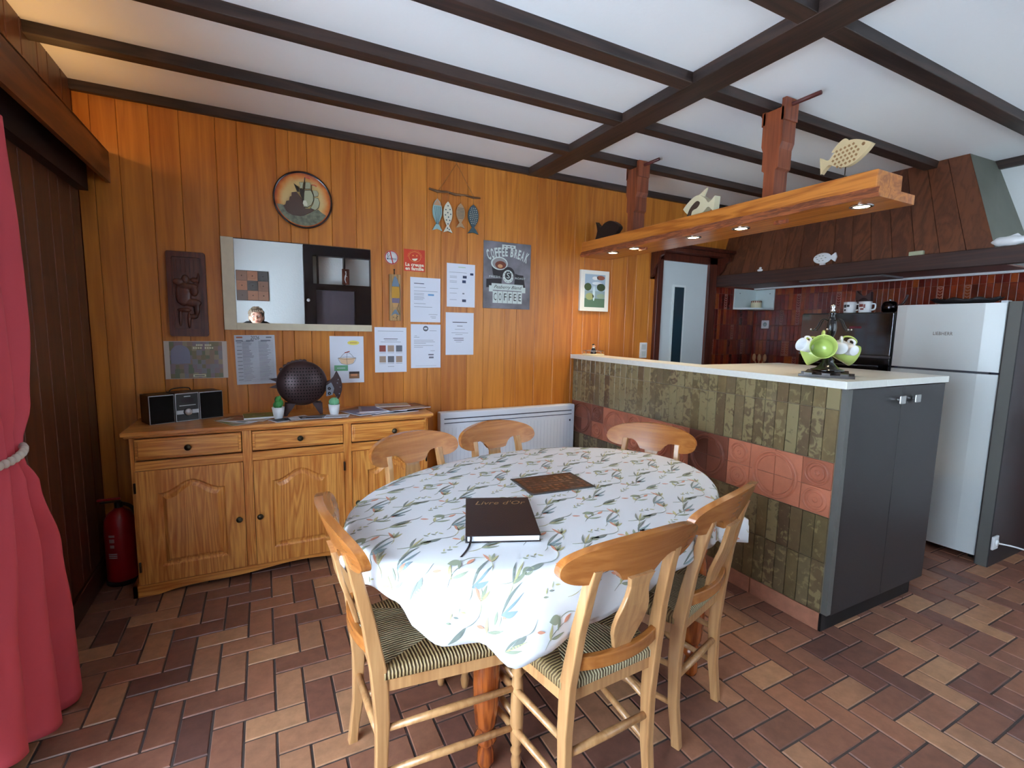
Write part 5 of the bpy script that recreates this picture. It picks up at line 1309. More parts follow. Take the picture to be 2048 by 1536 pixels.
g.text('Pouvez', .018, m_ink, Matrix.Translation((-.022, -.0022, H_/2-.034)) @ Matrix.Rotation(PI/2, 4, 'X'), fit=.036) if False else None
for a, b in ((-.098, -.062), (-.046, -.006), (.03, .082)): g.box(a, b, -.0021, -.0018, H_/2-.037, H_/2-.029, m_ink)
g.build('heading', parent=o)
# basket sheet
o, W_, H_ = sheet('basket_leaflet', 'white sheet with a drawing of a wire egg basket, behind the metal animal lantern', 'leaflet', 1.162, 1.369, .987, 1.285,
      [L_(.12, .52, .62, .12, mat('soft_green_box', (110, 170, 130), .5)), L_(.2, .44, .675, .012, m_pap), L_(.55, .86, .76, .15, mat('hands_photo', (150, 112, 84), .5)), L_(.55, .86, .76, .05, mat('hands_photo_dark', (60, 44, 44), .5)), L_(.6, .8, .81, .05, mat('hands_photo_hot', (214, 150, 110), .5))])
g = MB(); B_ = lambda x, z: (x, -.0028, z)
mwire = mat('basket_wire_ink', (84, 66, 60), .5)
g.add([(.04+.036*math.cos(2*PI*k/24), -.0020, .107+.014*math.sin(2*PI*k/24)) for k in range(24)], [tuple(range(24))], mat('lemon_oval', (236, 224, 110), .5))
g.box(.018, .062, -.0025, -.0022, .105, .108, mat('rust_mark'))
bz = .01
g.add([(-.052, -.0019, bz), (.052, -.0019, bz), (.036, -.0019, bz-.034), (0, -.0019, bz-.042), (-.036, -.0019, bz-.034)], [(0, 4, 3, 2, 1)], mat('eggs_peach', (232, 196, 160), .5))
for pts in ([(-.055+.11*k/12, bz+.007*math.sin(PI*k/12)) for k in range(13)], [(-.055+.11*k/12, bz-.008*math.sin(PI*k/12)) for k in range(13)], [(-.055, bz), (-.045, bz-.025), (-.02, bz-.04), (.02, bz-.041), (.045, bz-.025), (.055, bz)], [(-.04, bz+.004), (-.02, bz+.028), (.0, bz+.036), (.02, bz+.028), (.04, bz+.004)], [(0, bz+.034), (-.002, bz-.01), (0, bz-.04)]):
    g.tube([B_(*p) for p in smooth(pts, 2)], .0009, mwire, 5)
g.tube([B_(-.014, bz+.034), B_(.016, bz+.042)], .0028, mat('red_handle_print', (168, 60, 44), .5), 6)
g.build('basket_drawing', parent=o, kind='stuff')
# landscape poster with faded picture
o, W_, H_ = sheet('landscape_poster', 'landscape laminated poster with a faded greenish town-fair collage and white side margins', 'poster', .308, .606, 1.040, 1.250, [], None, mat('cream_margin', (206, 194, 184), .5))
g = MB(); rq = random.Random(31); cc = [mat('faded_%s' % n, c, .45) for n, c in (('olive', (132, 124, 98)), ('mauve', (142, 126, 132)), ('tan', (150, 128, 112)), ('grey', (138, 136, 140)), ('green', (118, 124, 102)), ('sand', (160, 148, 124)))]
hw, hh = .125, H_/2-.003
g.box(-hw, hw, -.0020, -.0016, -hh, hh, cc[0])
for i in range(12):
    for j in range(8):
        x = -hw+i*2*hw/12; z = -hh+j*2*hh/8; e = rq.uniform(0, .006)
        g.box(x, min(hw, x+2*hw/12+e), -.0024-.0001*((i+j) % 3), -.0019, z, min(hh, z+2*hh/8+e), rq.choice(cc))
g.add([(-.075+.045*math.cos(PI*k/14), -.0029, .038+.045*math.sin(PI*k/14)) for k in range(15)], [tuple(range(15))], mat('faded_blue_dome', (136, 138, 160), .5))
g.add([(-.12, -.0029, -.02), (-.03, -.0029, -.02), (-.03, -.0029, .038), (-.12, -.0029, .038)], [(0, 1, 2, 3)], mat('faded_blue_dome'))
for a, b, z, h in ((.0, .075, .078, .010), (-.015, .085, .062, .010)):
    for k in range(9): 
        if k != 4: g.box(a+(b-a)*k/9, a+(b-a)*(k+.7)/9, -.0031, -.0028, z, z+h, mat('faded_title', (222, 220, 190), .5))
g.box(-.02, .04, -.0031, -.0028, -.095, -.082, mat('faded_title')); g.box(-.014, .034, -.0033, -.0031, -.091, -.087, m_inkd)
g.build('faded_picture', parent=o)

# carved wooden relief
RP = thing('carved_wood_relief', 'dark brown carved wooden relief plaque with a seated figure, left of the mirror', 'carving', (.433, 0, 1.506))
m_car = wood('carved_mahogany', (74, 34, 24), (104, 52, 34), 'Z', 3, rough=.38, coat=.2)
g = MB()
def rrect(x0, x1, z0, z1, r, n=5):
    P = []
    for cx_, cz_, a0 in ((x1-r, z1-r, 0), (x0+r, z1-r, PI/2), (x0+r, z0+r, PI), (x1-r, z0+r, 1.5*PI)):
        for k in range(n+1): a = a0+PI/2*k/n; P.append((cx_+r*math.cos(a), cz_+r*math.sin(a)))
    return P
oo, ii = rrect(-.090, .090, -.229, .229, .012), rrect(-.066, .068, -.188, .200, .010); n = len(oo)
vs = [(a, 0, b) for a, b in oo]+[(a, -.022, b) for a, b in oo]+[(a, -.022, b) for a, b in ii]+[(a, -.006, b) for a, b in ii]
g.add(vs, [(i, (i+1) % n, n+(i+1) % n, n+i) for i in range(n)]+[(n+i, n+(i+1) % n, 2*n+(i+1) % n, 2*n+i) for i in range(n)]+[(2*n+i, 2*n+(i+1) % n, 3*n+(i+1) % n, 3*n+i) for i in range(n)]+[tuple(range(3*n, 4*n))], m_car); g.build('framed_panel', parent=RP)
g = MB()
for c, r, in (((-.02, -.01), (.034, .055)), ((.0, .045), (.050, .018)), ((-.008, .085), (.018, .022)), ((-.045, .068), (.024, .018)), ((.022, -.045), (.040, .022)), ((.038, -.075), (.016, .040)), ((-.02, -.085), (.034, .012)), ((-.04, -.13), (.009, .045)), ((.0, -.14), (.009, .045)), ((.03, .02), (.020, .030)), ((.032, .08), (.018, .014)), ((.052, .09), (.006, .030)), ((.02, -.12), (.024, .014)), ((-.045, .0), (.012, .05))):
    g.ell((c[0], -.008, c[1]), (r[0], .012, r[1]), m_car, 18, 10)
o = g.build('carved_figure', parent=RP); rmd = o.modifiers.new('remesh', 'REMESH'); rmd.mode = 'VOXEL'; rmd.voxel_size = .004; rmd.use_smooth_shade = True
g = MB()
for k in range(5): g.box(-.05+.02*k, -.046+.02*k, -.010, -.005, .12, .185, m_car)
g.build('carved_drapery', parent=RP, kind='stuff')

# mirror
MR = thing('wall_mirror', 'rectangular mirror with pale wooden strips on its left and bottom sides, above the sideboard', 'mirror', (1.01, 0, 1.575))
m_mf = mat('pale_cream_strip', (214, 202, 176), .5, var=.04, vscale=30)
g = MB(); g.box(.600, .662, -.026, -.0, 1.316, 1.834, m_mf); g.box(.662, 1.420, -.026, -.0, 1.316, 1.357, m_mf); g.build('frame_strip', parent=MR, loc=(-1.01, 0, -1.575), bevel=.002)
g = MB(); g.box(.662, 1.420, -.012, -.001, 1.357, 1.834, mat('mirror_backing', (60, 44, 36), .6)); g.build('backing', parent=MR, loc=(-1.01, 0, -1.575))
g = MB(); g.box(.663, 1.416, -.0165, -.0125, 1.357, 1.829, mat('mirror_silver', (238, 240, 240), .0, metal=1)); g.build('glass', parent=MR, loc=(-1.01, 0, -1.575))

# decorative plate with ship
PL = thing('ship_wall_plate', 'round glazed wall plate with a sailing ship on an orange sky, dark rim', 'plate', (1.033, 0, 2.084))
m_rim = mat('dark_brown_glaze', (46, 20, 14), .15, coat=.5)
def radmat(name, stops):
    M = bpy.data.materials.new(name); M.use_nodes = True; N = M.node_tree.nodes; L = M.node_tree.links; b = N['Principled BSDF']; b.inputs['Roughness'].default_value = .25; b.inputs['Coat Weight'].default_value = .5
    tc = N.new('ShaderNodeTexCoord'); mp_ = N.new('ShaderNodeMapping'); mp_.inputs['Scale'].default_value = (1/.172, 0, 1/.172); L.new(tc.outputs['Object'], mp_.inputs['Vector'])
    ln = N.new('ShaderNodeVectorMath'); ln.operation = 'LENGTH'; L.new(mp_.outputs[0], ln.inputs[0]); no = N.new('ShaderNodeTexNoise'); no.inputs['Scale'].default_value = 18; L.new(tc.outputs['Object'], no.inputs['Vector'])
    ad = N.new('ShaderNodeMath'); ad.operation = 'MULTIPLY_ADD'; ad.inputs[1].default_value = .22; L.new(no.outputs['Fac'], ad.inputs[0]); L.new(ln.outputs['Value'], ad.inputs[2])
    r = N.new('ShaderNodeValToRGB'); el = r.color_ramp.elements
    while len(el) < len(stops): el.new(.5)
    for i, (p, c) in enumerate(stops): el[i].position = p; el[i].color = (*lin(c), 1)
    L.new(ad.outputs[0], r.inputs['Fac']); L.new(r.outputs['Color'], b.inputs['Base Color']); return M
m_sky = radmat('orange_glazed_sky', [(0, (226, 206, 148)), (.72, (222, 190, 124)), (.90, (216, 128, 52)), (1.0, (168, 72, 28))])
g = MB(); g.lathe([(.05, 0), (.10, .002), (.150, .012), (.1625, .020), (.163, .023), (.159, .024), (.152, .020)], m_rim, 64, axis='Y', cap=False); g.v = [(a, -b, c) for a, b, c in g.v]; g.f = [f[::-1] for f in g.f]; g.build('rim', parent=PL)
g = MB(); g.lathe([(.152, .0195), (.10, .010), (0, .008)], m_sky, 64, axis='Y', cap=False); g.v = [(a, -b, c) for a, b, c in g.v]; g.build('sky_glaze', parent=PL)
# picture digitised in plate-centred metres
def pc(x, y):
    dx, dy = x-783, y-780; a, b, c, d = 627, -85, 90, -607; det = a*d-b*c
    return ((dx*d-b*dy)/det*.163, (a*dy-c*dx)/det*.163)
def pol(mb, pts, m, y=-.016, t=.004):
    P = [pc(*p) for p in pts]; A = sum(P[i][0]*P[(i+1) % len(P)][1]-P[(i+1) % len(P)][0]*P[i][1] for i in range(len(P)))
    if A < 0: P = P[::-1]
    mb.prism(P, y, y+t, m, 'XZ'); mb.f[-len(P)-2:] = mb.f[-len(P)-2:]
m_sea = mat('grey_green_sea', (112, 116, 96), .3, var=.45, vscale=45, coat=.4); m_hull = mat('brown_hull', (88, 68, 58), .35, coat=.3); m_sail = mat('pale_green_sail', (178, 182, 150), .35, coat=.3); m_line = mat('dark_rigging', (50, 44, 36), .4)
g = MB(); sea = [(215, 830), (330, 850), (430, 880), (560, 1000), (760, 1110), (900, 1090), (1040, 1010), (1120, 990), (1190, 1050), (1290, 1115), (1330, 1130), (1240, 1230), (1100, 1310), (930, 1345), (760, 1330), (600, 1270), (450, 1170), (330, 1050), (255, 940)]
pol(g, sea, m_sea, -.0185, .006); g.build('sea', parent=PL)
g = MB(); pol(g, [(530, 610), (625, 600), (780, 780), (850, 960), (1030, 970), (1030, 1010), (960, 1050), (830, 1110), (760, 1120), (600, 1090), (480, 1020), (390, 880), (430, 860), (440, 790), (495, 780), (500, 700), (535, 690)], m_hull, -.021, .008); g.build('hull', parent=PL)
g = MB()
for pts in ([(785, 565), (920, 560), (985, 670), (1005, 790), (970, 890), (890, 940), (800, 930), (775, 830), (770, 700)], [(660, 400), (745, 400), (740, 530), (680, 540), (690, 470)], [(785, 400), (880, 405), (905, 470), (900, 545), (790, 545)], [(945, 575), (1040, 580), (1090, 640), (1085, 700), (1000, 710)], [(1010, 725), (1090, 740), (1140, 840), (1130, 950), (1060, 1010), (950, 960), (1000, 870)]): 
    pol(g, pts, m_line, -.0195, .003)
    c_ = (sum(p[0] for p in pts)/len(pts), sum(p[1] for p in pts)/len(pts)); pol(g, [(c_[0]+(p[0]-c_[0])*.9, c_[1]+(p[1]-c_[1])*.92) for p in pts], m_sail, -.0225, .006)
pol(g, [(790, 790), (840, 790), (880, 860), (880, 910), (820, 900), (780, 850)], mat('white_jib', (222, 222, 204), .3), -.024, .003)
g.build('sails', parent=PL)
g = MB(); pol(g, [(755, 300), (770, 300), (800, 790), (760, 790)], m_line, -.0235, .004); pol(g, [(550, 425), (650, 500), (690, 600), (640, 600)], m_line, -.0215, .004); pol(g, [(915, 450), (925, 450), (935, 575), (920, 575)], m_line, -.0215, .004); pol(g, [(680, 540), (760, 550), (760, 750), (700, 640)], m_line, -.0205, .003); g.build('masts', parent=PL)
g = MB(); mfl = mat('red_pennant', (206, 72, 44), .4); pol(g, [(762, 290), (820, 292), (880, 325), (870, 340), (815, 308), (762, 302)], mfl, -.022, .003); g.build('pennant', parent=PL)
g = MB(); pol(g, [(920, 452), (980, 455), (1035, 485), (1025, 500), (975, 470), (920, 465)], mfl, -.022, .003); g.build('pennant', parent=PL)

# hanging fish on driftwood
FM = thing('driftwood_fish_hanger', 'wall hanger of four small wooden fish strung from a driftwood stick on a cord', 'wall hanging', (1.998, 0, 2.25))
m_dw = wood('driftwood', (92, 66, 46), (146, 112, 82), 'X', 6, rough=.8, coat=0); m_cord = mat('tan_cord', (168, 116, 66), .8)
def Fx(x, z, y=-.014): return (x-1.998, y, z-2.25)
g = MB(); g.tube([Fx(1.805, 2.262), Fx(1.86, 2.252), Fx(1.93, 2.258), Fx(1.99, 2.248), Fx(2.06, 2.254), Fx(2.12, 2.246), Fx(2.174, 2.250)], [.006, .0085, .007, .0085, .006, .0075, .004], m_dw, 10); g.build('driftwood_stick', parent=FM)
g = MB()
for a, b in (((1.998, 2.452), (1.871, 2.262)), ((1.998, 2.452), (2.121, 2.256))): g.tube([Fx(*a), Fx(*b)], .0022, m_cord, 6)
g.tube([Fx(1.998, 2.452), Fx(1.996, 2.462, -.006)], .004, m_cord, 8); g.build('hanging_cord', parent=FM)
mfg = mat('pale_blue_green_paint', (150, 184, 184), .6); mfw = mat('cream_fish_paint', (212, 208, 190), .6); mft = mat('tan_fish_wood', (176, 146, 112), .6); mfd = mat('slate_fish_paint', (64, 84, 92), .6); mfb = mat('bare_fish_wood', (190, 150, 116), .6)
def hfish(x, zt_, zb_, wd, base, kind):
    H_ = zt_-zb_; w2 = wd/2
    sh = [(0, 0), (.55, -.12), (.92, -.30), (1.0, -.42), (.9, -.55), (.55, -.70), (.25, -.80), (.6, -.88), (1.05, -1.0), (0, -.94)]
    sh = smooth([(0, 0), (.55, -.10), (.9, -.24), (1.0, -.40), (.85, -.56), (.45, -.70), (.22, -.78)], 3)
    R_ = [(p.x*w2, p.y*H_) for p in sh]+[(.62*w2, -.88*H_), (1.05*w2, -1.0*H_), (0, -.945*H_)]
    P = R_+[(-a, b) for a, b in R_[::-1][1:-1]]
    g = MB(); g.prism([(a, b) for a, b in P][::-1], -.008, 0, base, 'XZ'); o = g.build('fish', parent=FM, loc=Fx(x, zt_, -.010), bevel=.002)
    g = MB(); y0, y1 = -.0092, -.0078
    def wid(v): 
        v = abs(v)
        for (a, b), (c, d) in zip(R_[:-1], R_[1:]):
            if -b <= v*1.0 <= -d and -d > -b: return a+(c-a)*((v+b)/(-d+b))
        return w2*.3
    if kind == 0:
        for k in range(5):
            xx = -w2*.6+k*w2*.3; g.tube([(xx, -.0086, -.24*H_), (xx*.9+.002, -.0086, -.45*H_), (xx*.55, -.0086, -.66*H_), (xx*.45, -.0086, -.80*H_)], .0012, mfd, 5)
        g.prism([(0, -.01*H_), (-.5*w2, -.13*H_), (-.82*w2, -.21*H_), (.82*w2, -.21*H_), (.5*w2, -.13*H_)][::-1] if False else [(0, -.01*H_), (.5*w2, -.13*H_), (.82*w2, -.21*H_), (-.82*w2, -.21*H_), (-.5*w2, -.13*H_)], y0, y1, mfb, 'XZ')
    if kind == 1:
        for a, v in ((0, .14), (-.5, .27), (.45, .25), (-.05, .36), (.62, .40), (-.6, .44), (.1, .50), (-.35, .60), (.4, .60), (0, .72), (-.1, .86), (.3, .9)):
            g.lathe([(0, 0), (.0048, 0)], mfd, 14, axis='Y', c=(a*w2, -.0086, -v*H_), cap=False)
    if kind == 2:
        for k in range(8):
            v = .2+.058*k; ww = wid(v*H_)*.86; g.box(-ww, ww, y0, y1, -v*H_-.0014, -v*H_+.0014, mfd)
    if kind == 3:
        for k in range(9):
            v = .13+.065*k; ww = wid(v*H_)*.8; nn = max(2, int(ww/.006))
            for i in range(nn):
                xx = -ww+2*ww*(i+.5*(1+(k % 2)*.4))/nn
                if abs(xx) < ww: g.lathe([(0, 0), (.0030, 0)], mfw, 8, axis='Y', c=(xx, -.0088, -v*H_), cap=False)
    g.build('painted_pattern', parent=o, kind='stuff')
    g = MB(); g.tube([(0, -.004, 0), (.001, -.006, (2.252-zt_))], .0016, m_cord, 6); g.tube([(-.0, -.0, 2.252-zt_-.009), (.0, -.012, 2.252-zt_), (0, 0, 2.252-zt_+.009)], .002, m_cord, 6); g.build('cord_loop', parent=o)
hfish(1.861, 2.205, 1.998, .066, mfg, 0); hfish(1.936, 2.196, 1.992, .062, mfw, 1); hfish(2.027, 2.196, 2.032, .062, mft, 2); hfish(2.121, 2.200, 2.002, .078, mfd, 3)

# no smoking sign
t = thing('no_smoking_sign', 'small round no smoking sign, red ring and bar over a cigarette', 'sign', (1.556, 0, 1.798))
mrr = mat('sign_red', (186, 48, 48), .4); mwt = mat('sign_white', (230, 230, 232), .4); mbk = mat('sign_dark_blue', (40, 60, 84), .4)
g = MB(); g.lathe([(.045, 0), (.045, .0015), (0, .0015)], mwt, 48, axis='Y'); g.v = [(a, -b, c) for a, b, c in g.v]; g.f = [f[::-1] for f in g.f]; g.build('disc', parent=t)
g = MB(); n = 48
vs = [(r*math.cos(2*PI*k/n), -.002, r*math.sin(2*PI*k/n)) for r in (.0445, .0385) for k in range(n)]; g.add(vs, [(k, (k+1) % n, n+(k+1) % n, n+k) for k in range(n)], mrr)
g.add([(-.014, -.0026, .036), (-.007, -.0026, .038), (.012, -.0026, -.037), (.005, -.0026, -.038)], [(0, 3, 2, 1)], mrr); g.build('red_ring_and_bar', parent=t)
g = MB(); g.box(-.030, .030, -.0024, -.0021, -.014, -.004, mbk); g.box(-.022, .028, -.0025, -.0022, -.011, -.007, mwt); g.tube([(p.x, -.0022, p.y) for p in smooth([(-.028, 0), (-.022, .008), (-.030, .014), (-.022, .022), (-.028, .028)], 3)], .0016, mbk, 5)
g.tube([(p.x, -.0022, p.y) for p in smooth([(-.020, .0), (-.014, .010), (-.018, .018)], 3)], .0014, mbk, 5); g.build('cigarette', parent=t)

# orange sun sticker
t = thing('sun_sticker', 'square orange-red sticker with a smiling sun and white lettering', 'sticker', (1.708, 0, 1.79))
mor = mat('orange_red_vinyl', (206, 58, 26), .35); msun = mat('sun_yellow_line', (244, 176, 90), .4); mcr2 = mat('sticker_cream', (244, 232, 206), .4)
g = MB(); g.box(-.071, .071, -.0015, 0, -.071, .071, mor); g.build('backing', parent=t)
g = MB(); P = [(.003+.040*math.cos(a), .024+.033*math.sin(a)) for a in [2*PI*k/36 for k in range(36)]]
g.tube([(a, -.002, b) for a, b in P], .0011, msun, 5, closed=True)
for k in range(16):
    a = PI*(.02+.96*k/15); g.tube([(.003+.044*math.cos(a), -.002, .024+.037*math.sin(a)), (.003+.050*math.cos(a+.04), -.002, .024+.043*math.sin(a+.04))], .0011, msun, 5)
for s_ in (-1, 1): g.lathe([(0, 0), (.0042, 0)], msun, 12, axis='Y', c=(.003+s_*.013, -.0022, .032), cap=False)
g.add([(.003+.020*math.cos(a)-.002, -.0022, .018+.02*math.sin(a)) for a in [-PI*.05-PI*.82*k/12 for k in range(13)]], [tuple(range(13))], mcr2)
g.build('smiling_sun', parent=t)
g = MB(); g.text('La creuse', .031, mcr2, Matrix.Translation((0, -.002, -.028)) @ Matrix.Rotation(PI/2, 4, 'X'), fit=.125, bold=.001); g.text('en famille', .031, mcr2, Matrix.Translation((0, -.002, -.054)) @ Matrix.Rotation(PI/2, 4, 'X'), fit=.125, bold=.001); g.build('lettering', parent=t)

# narrow fish plaque
t = thing('narrow_fish_plaque', 'narrow wooden plaque with an inlaid blue, yellow and striped fish standing on its tail', 'plaque', (1.574, 0, 1.54))
g = MB(); g.box(-.037, .037, -.014, 0, -.150, .150, wood('plaque_wood', (150, 112, 66), (190, 150, 98), 'Z', 3, rough=.6)); g.build('board', parent=t, bevel=.002)
g = MB(); g.tube([(-.003, -.006, .15), (-.003, -.008, .180)], .003, m_bk2, 8); g.lathe([(.003, .175), (.006, .18), (.003, .185)], m_bk2, 10, c=(-.003, -.008, 0)); g.build('hanging_hook', parent=t)
def fp(zs, m, mb): # slice of the fish outline between heights
    o = [(0, .140), (.012, .125), (.024, .09), (.029, .03), (.026, -.03), (.018, -.062), (.008, -.085)]
    def w_(z):
        for (a, b), (c, d) in zip(o[:-1], o[1:]):
            if d <= z <= b: return a+(c-a)*(b-z)/(b-d)
        return .006
    zz = [zs[0]+(zs[1]-zs[0])*k/6 for k in range(7)]
    P = [(w_(z), z) for z in zz]+[(-w_(z)*.8, z) for z in zz[::-1]]; mb.prism(P[::-1] if zs[1] > zs[0] else P, -.0175, -.014, m, 'XZ')
g = MB(); fp((.140, .072), mat('blue_inlay', (112, 130, 150), .5), g); fp((.070, -.002), mat('yellow_inlay', (196, 146, 48), .5), g); fp((-.004, -.034), mat('lilac_inlay', (130, 116, 150), .5), g); fp((-.036, -.062), mat('sand_inlay', (196, 150, 96), .5), g)
for k in range(3): g.box(-.02, .022, -.0185, -.0174, -.010-.009*k, -.0075-.009*k, m_hull)
g.prism([(-.004, -.078), (-.030, -.118), (0, -.104), (.026, -.114), (.006, -.078)][::-1], -.0175, -.014, mat('blue_inlay'), 'XZ')
g.tube([(.026, -.017, .09), (.031, -.017, .03), (.027, -.017, -.03), (.012, -.017, -.07), (.03, -.017, -.11)], .0016, m_hull, 5); g.build('inlaid_fish', parent=t)
g = MB()
for x_, z_ in ((-.012, -.128), (.006, -.132), (.014, -.122)): g.ell((x_, -.015, z_), (.004, .002, .003), m_hull, 10, 6)
g.build('pebbles', parent=t, kind='stuff')

# coffee sign
CS = thing('coffee_break_sign', 'grey vintage metal sign reading COFFEE BREAK with a cup of coffee', 'sign', (2.3985, 0, 1.7335), 0)
m_cs = mat('mottled_grey_tin', (120, 117, 124), .45, var=.42, vscale=7); mcw = mat('worn_white_print', (206, 216, 212), .5); mcd = mat('worn_dark_print', (44, 40, 44), .5)
g = MB(); g.box(-.1915, .1915, -.010, 0, -.2375, .2375, m_cs); g.build('plate', parent=CS, bevel=.0015)
Y_ = lambda x, z, k=0, a=0: Matrix.Translation((x, -.0106-.0004*k, z)) @ Matrix.Rotation(a, 4, 'Y') @ Matrix.Rotation(PI/2, 4, 'X')
g = MB(); body = 'COFFEE BREAK'; R_ = .42; zc_ = .165-R_
wd = [1, 1.05, .85, .85, .85, .85, .5, 1, 1, .85, 1.05, 1.05]; tot = sum(wd); ac = 0
for ch_, w_ in zip(body, wd):
    s_ = (ac+w_/2)/tot-.5; ac += w_
    if ch_ == ' ': continue
    a = s_*.345/R_; sz = .060+.02*abs(s_)*2
    g.text(ch_, sz*1.3, mcw, Y_(R_*math.sin(a), zc_+R_*math.cos(a)+.0, 1, a), bold=.0030, fit=.0245 if ch_ != 'E' else .021)
g.box(-.048, .062, -.0110, -.0104, .198, .220, mcw); g.box(-.034, -.016, -.0114, -.0109, .206, .211, mcd); g.box(-.004, .018, -.0114, -.0109, .206, .211, mcd); g.box(.028, .046, -.0114, -.0109, .206, .211, mcd)
g.build('heading', parent=CS)
def ellp(cx_, cz_, rx, rz, y, n=36, a0=0, a1=2*PI): return [(cx_+rx*math.cos(a0+(a1-a0)*k/n), y, cz_+rz*math.sin(a0+(a1-a0)*k/n)) for k in range(n+(0 if a1-a0 > 6.2 else 1))]
g = MB(); g.add([(-.130, -.0108, .075), (-.118, -.0108, .005), (-.105, -.0108, -.015), (-.04, -.0108, -.015), (-.022, -.0108, .01), (-.005, -.0108, .07)], [(0, 1, 2, 3, 4, 5)], mcd)
g.add(ellp(-.068, .085, .067, .047, -.0112), [tuple(range(36))], mcw); g.add(ellp(-.066, .084, .057, .039, -.0116), [tuple(range(36))], mat('cup_inside_grey', (150, 146, 146), .5)); g.add(ellp(-.058, .074, .044, .028, -.0120), [tuple(range(36))], mat('espresso_print', (118, 56, 36), .4)); g.add(ellp(-.062, .066, .020, .013, -.0124), [tuple(range(36))], mat('crema_print', (206, 150, 104), .4)); g.build('coffee_cup', parent=CS)
g = MB(); g.add(ellp(.008, .012, .050, .052, -.0114), [tuple(range(36))], mcd); g.add(ellp(.004, -.005, .044, .047, -.0118), [tuple(range(36))], mcw); g.add(ellp(.004, .002, .026, .030, -.0122), [tuple(range(36))], mcd); g.text('S', .058, mcw, Y_(.004, 0, 5), fit=.026)
for k in range(10): a = 2*PI*k/10; g.lathe([(0, 0), (.003, 0)], mcd, 8, axis='Y', c=(.004+.036*math.cos(a), -.0122, -.005+.039*math.sin(a)), cap=False)
g.build('round_badge', parent=CS)
g = MB(); g.text('FRESH', .020, mcw, Y_(-.105, -.012, 3), fit=.085); g.text('ROAST', .020, mcw, Y_(.105, -.014, 3), fit=.085); g.build('side_wording', parent=CS); g = MB(); g.add([(.055, -.0108, -.075), (.062, -.0108, .02), (.09, -.0108, .012), (.13, -.0108, .01), (.150, -.0108, -.09)], [(0, 4, 3, 2, 1)], mcd)
g.add([(-.17, -.0107, -.09), (-.05, -.0107, -.08), (-.045, -.0107, -.02), (-.17, -.0107, -.03)], [(0, 1, 2, 3)], mcd); g.build('dark_patches', parent=CS, kind='stuff')
g = MB(); g.add([(-.148, -.0110, -.118), (-.148, -.0110, -.075), (-.118, -.0110, -.075), (-.118, -.0110, -.118)], [(0, 3, 2, 1)], mcw); g.add([(.118, -.0110, -.118), (.118, -.0110, -.078), (.150, -.0110, -.078), (.150, -.0110, -.118)], [(0, 3, 2, 1)], mcw)
g.add([(-.128, -.0114, -.105), (-.128, -.0114, -.058), (.130, -.0114, -.060), (.130, -.0114, -.106)], [(0, 3, 2, 1)], mcw); g.text('Peaberry Blend', .034, mcd, Y_(0, -.083, 4), shear=.4, fit=.228); g.build('banner', parent=CS)
g = MB()
for k, ch_ in enumerate('COFFEE'):
    x_ = -.118+.0405*k; g.box(x_, x_+.037, -.0112, -.0106, -.198, -.112, mcw); g.text(ch_, .075, mcd, Y_(x_+.0185, -.156, 2), fit=.021)
g.build('letter_tiles', parent=CS, kind='stuff') if False else g.build('letter_tiles', parent=CS)
# framed photo
t = thing('framed_photo', 'small white-framed photo of a lake with trees, left of the kitchen door', 'picture', (3.18, 0, 1.6645))
g = MB(); g.box(-.14, .14, -.022, 0, -.161, .161, mat('white_frame_paint', (226, 228, 222), .4)); g.box(-.1, .1, -.0225, -.0215, -.13, .13, mat('print_border', (232, 236, 236), .4)); g.build('frame', parent=t, bevel=.002)
g = MB(); y = -.0230
def q4(x0, x1, z0, z1, m, k=0): g.add([(x0, y-.0002*k, z0), (x1, y-.0002*k, z0), (x1, y-.0002*k, z1), (x0, y-.0002*k, z1)], [(0, 1, 2, 3)], m)
q4(-.1, .1, -.13, .13, mat('photo_sky', (160, 184, 204), .3)); q4(-.1, .1, -.13, -.06, mat('photo_green_water', (86, 116, 96), .3), 1); q4(-.1, .1, -.06, .0, mat('photo_water', (132, 156, 168), .3), 1)
for c_, r_2, m_ in (((-.07, .03), (.035, .03), (66, 84, 50)), ((.06, .03), (.042, .03), (58, 74, 46)), ((-.05, -.045), (.04, .028), (150, 160, 110)), ((.06, -.04), (.04, .02), (140, 160, 140)), ((0, .1), (.03, .014), (226, 232, 236)), ((.055, .105), (.04, .018), (150, 90, 70)), ((.02, .06), (.05, .012), (214, 226, 234)), ((-.01, -.02), (.012, .06), (190, 214, 224))):
    m2 = mat('photo_%d_%d_%d' % m_, m_, .3)
    g.add([(c_[0]+r_2[0]*math.cos(2*PI*k/20), y-.0004, c_[1]+r_2[1]*math.sin(2*PI*k/20)) for k in range(20)], [tuple(range(20))], m2)
g.build('lake_picture', parent=t)

# ================================================================= CURTAIN
CU = thing('red_curtain', 'coral red curtain tied back with a pale bead band, at the left edge', 'curtain', (.11, -1.35, 0))
m_cu = mat('coral_red_cloth', (212, 86, 98), .7, spec=.3, bump=.15, bscale=500)
def curt(z):
    K = [(.02, -1.055, -1.78, .045), (.3, -1.07, -1.72, .045), (.6, -1.125, -1.62, .04), (.85, -1.225, -1.52, .03), (.945, -1.285, -1.455, .018), (.985, -1.285, -1.455, .018), (1.1, -1.235, -1.55, .028), (1.35, -1.19, -1.68, .032), (1.6, -1.185, -1.75, .032), (1.94, -1.19, -1.78, .026)]
    for a, b in zip(K[:-1], K[1:]):
        if a[0] <= z <= b[0]:
            t = (z-a[0])/(b[0]-a[0]); t = t*t*(3-2*t); return [a[i]+(b[i]-a[i])*t for i in (1, 2, 3)]
    return K[-1][1:]
zsn = [.02+.03*k for k in range(65) if .02+.03*k <= 1.94]; NS = 90; vs = []; fs = []
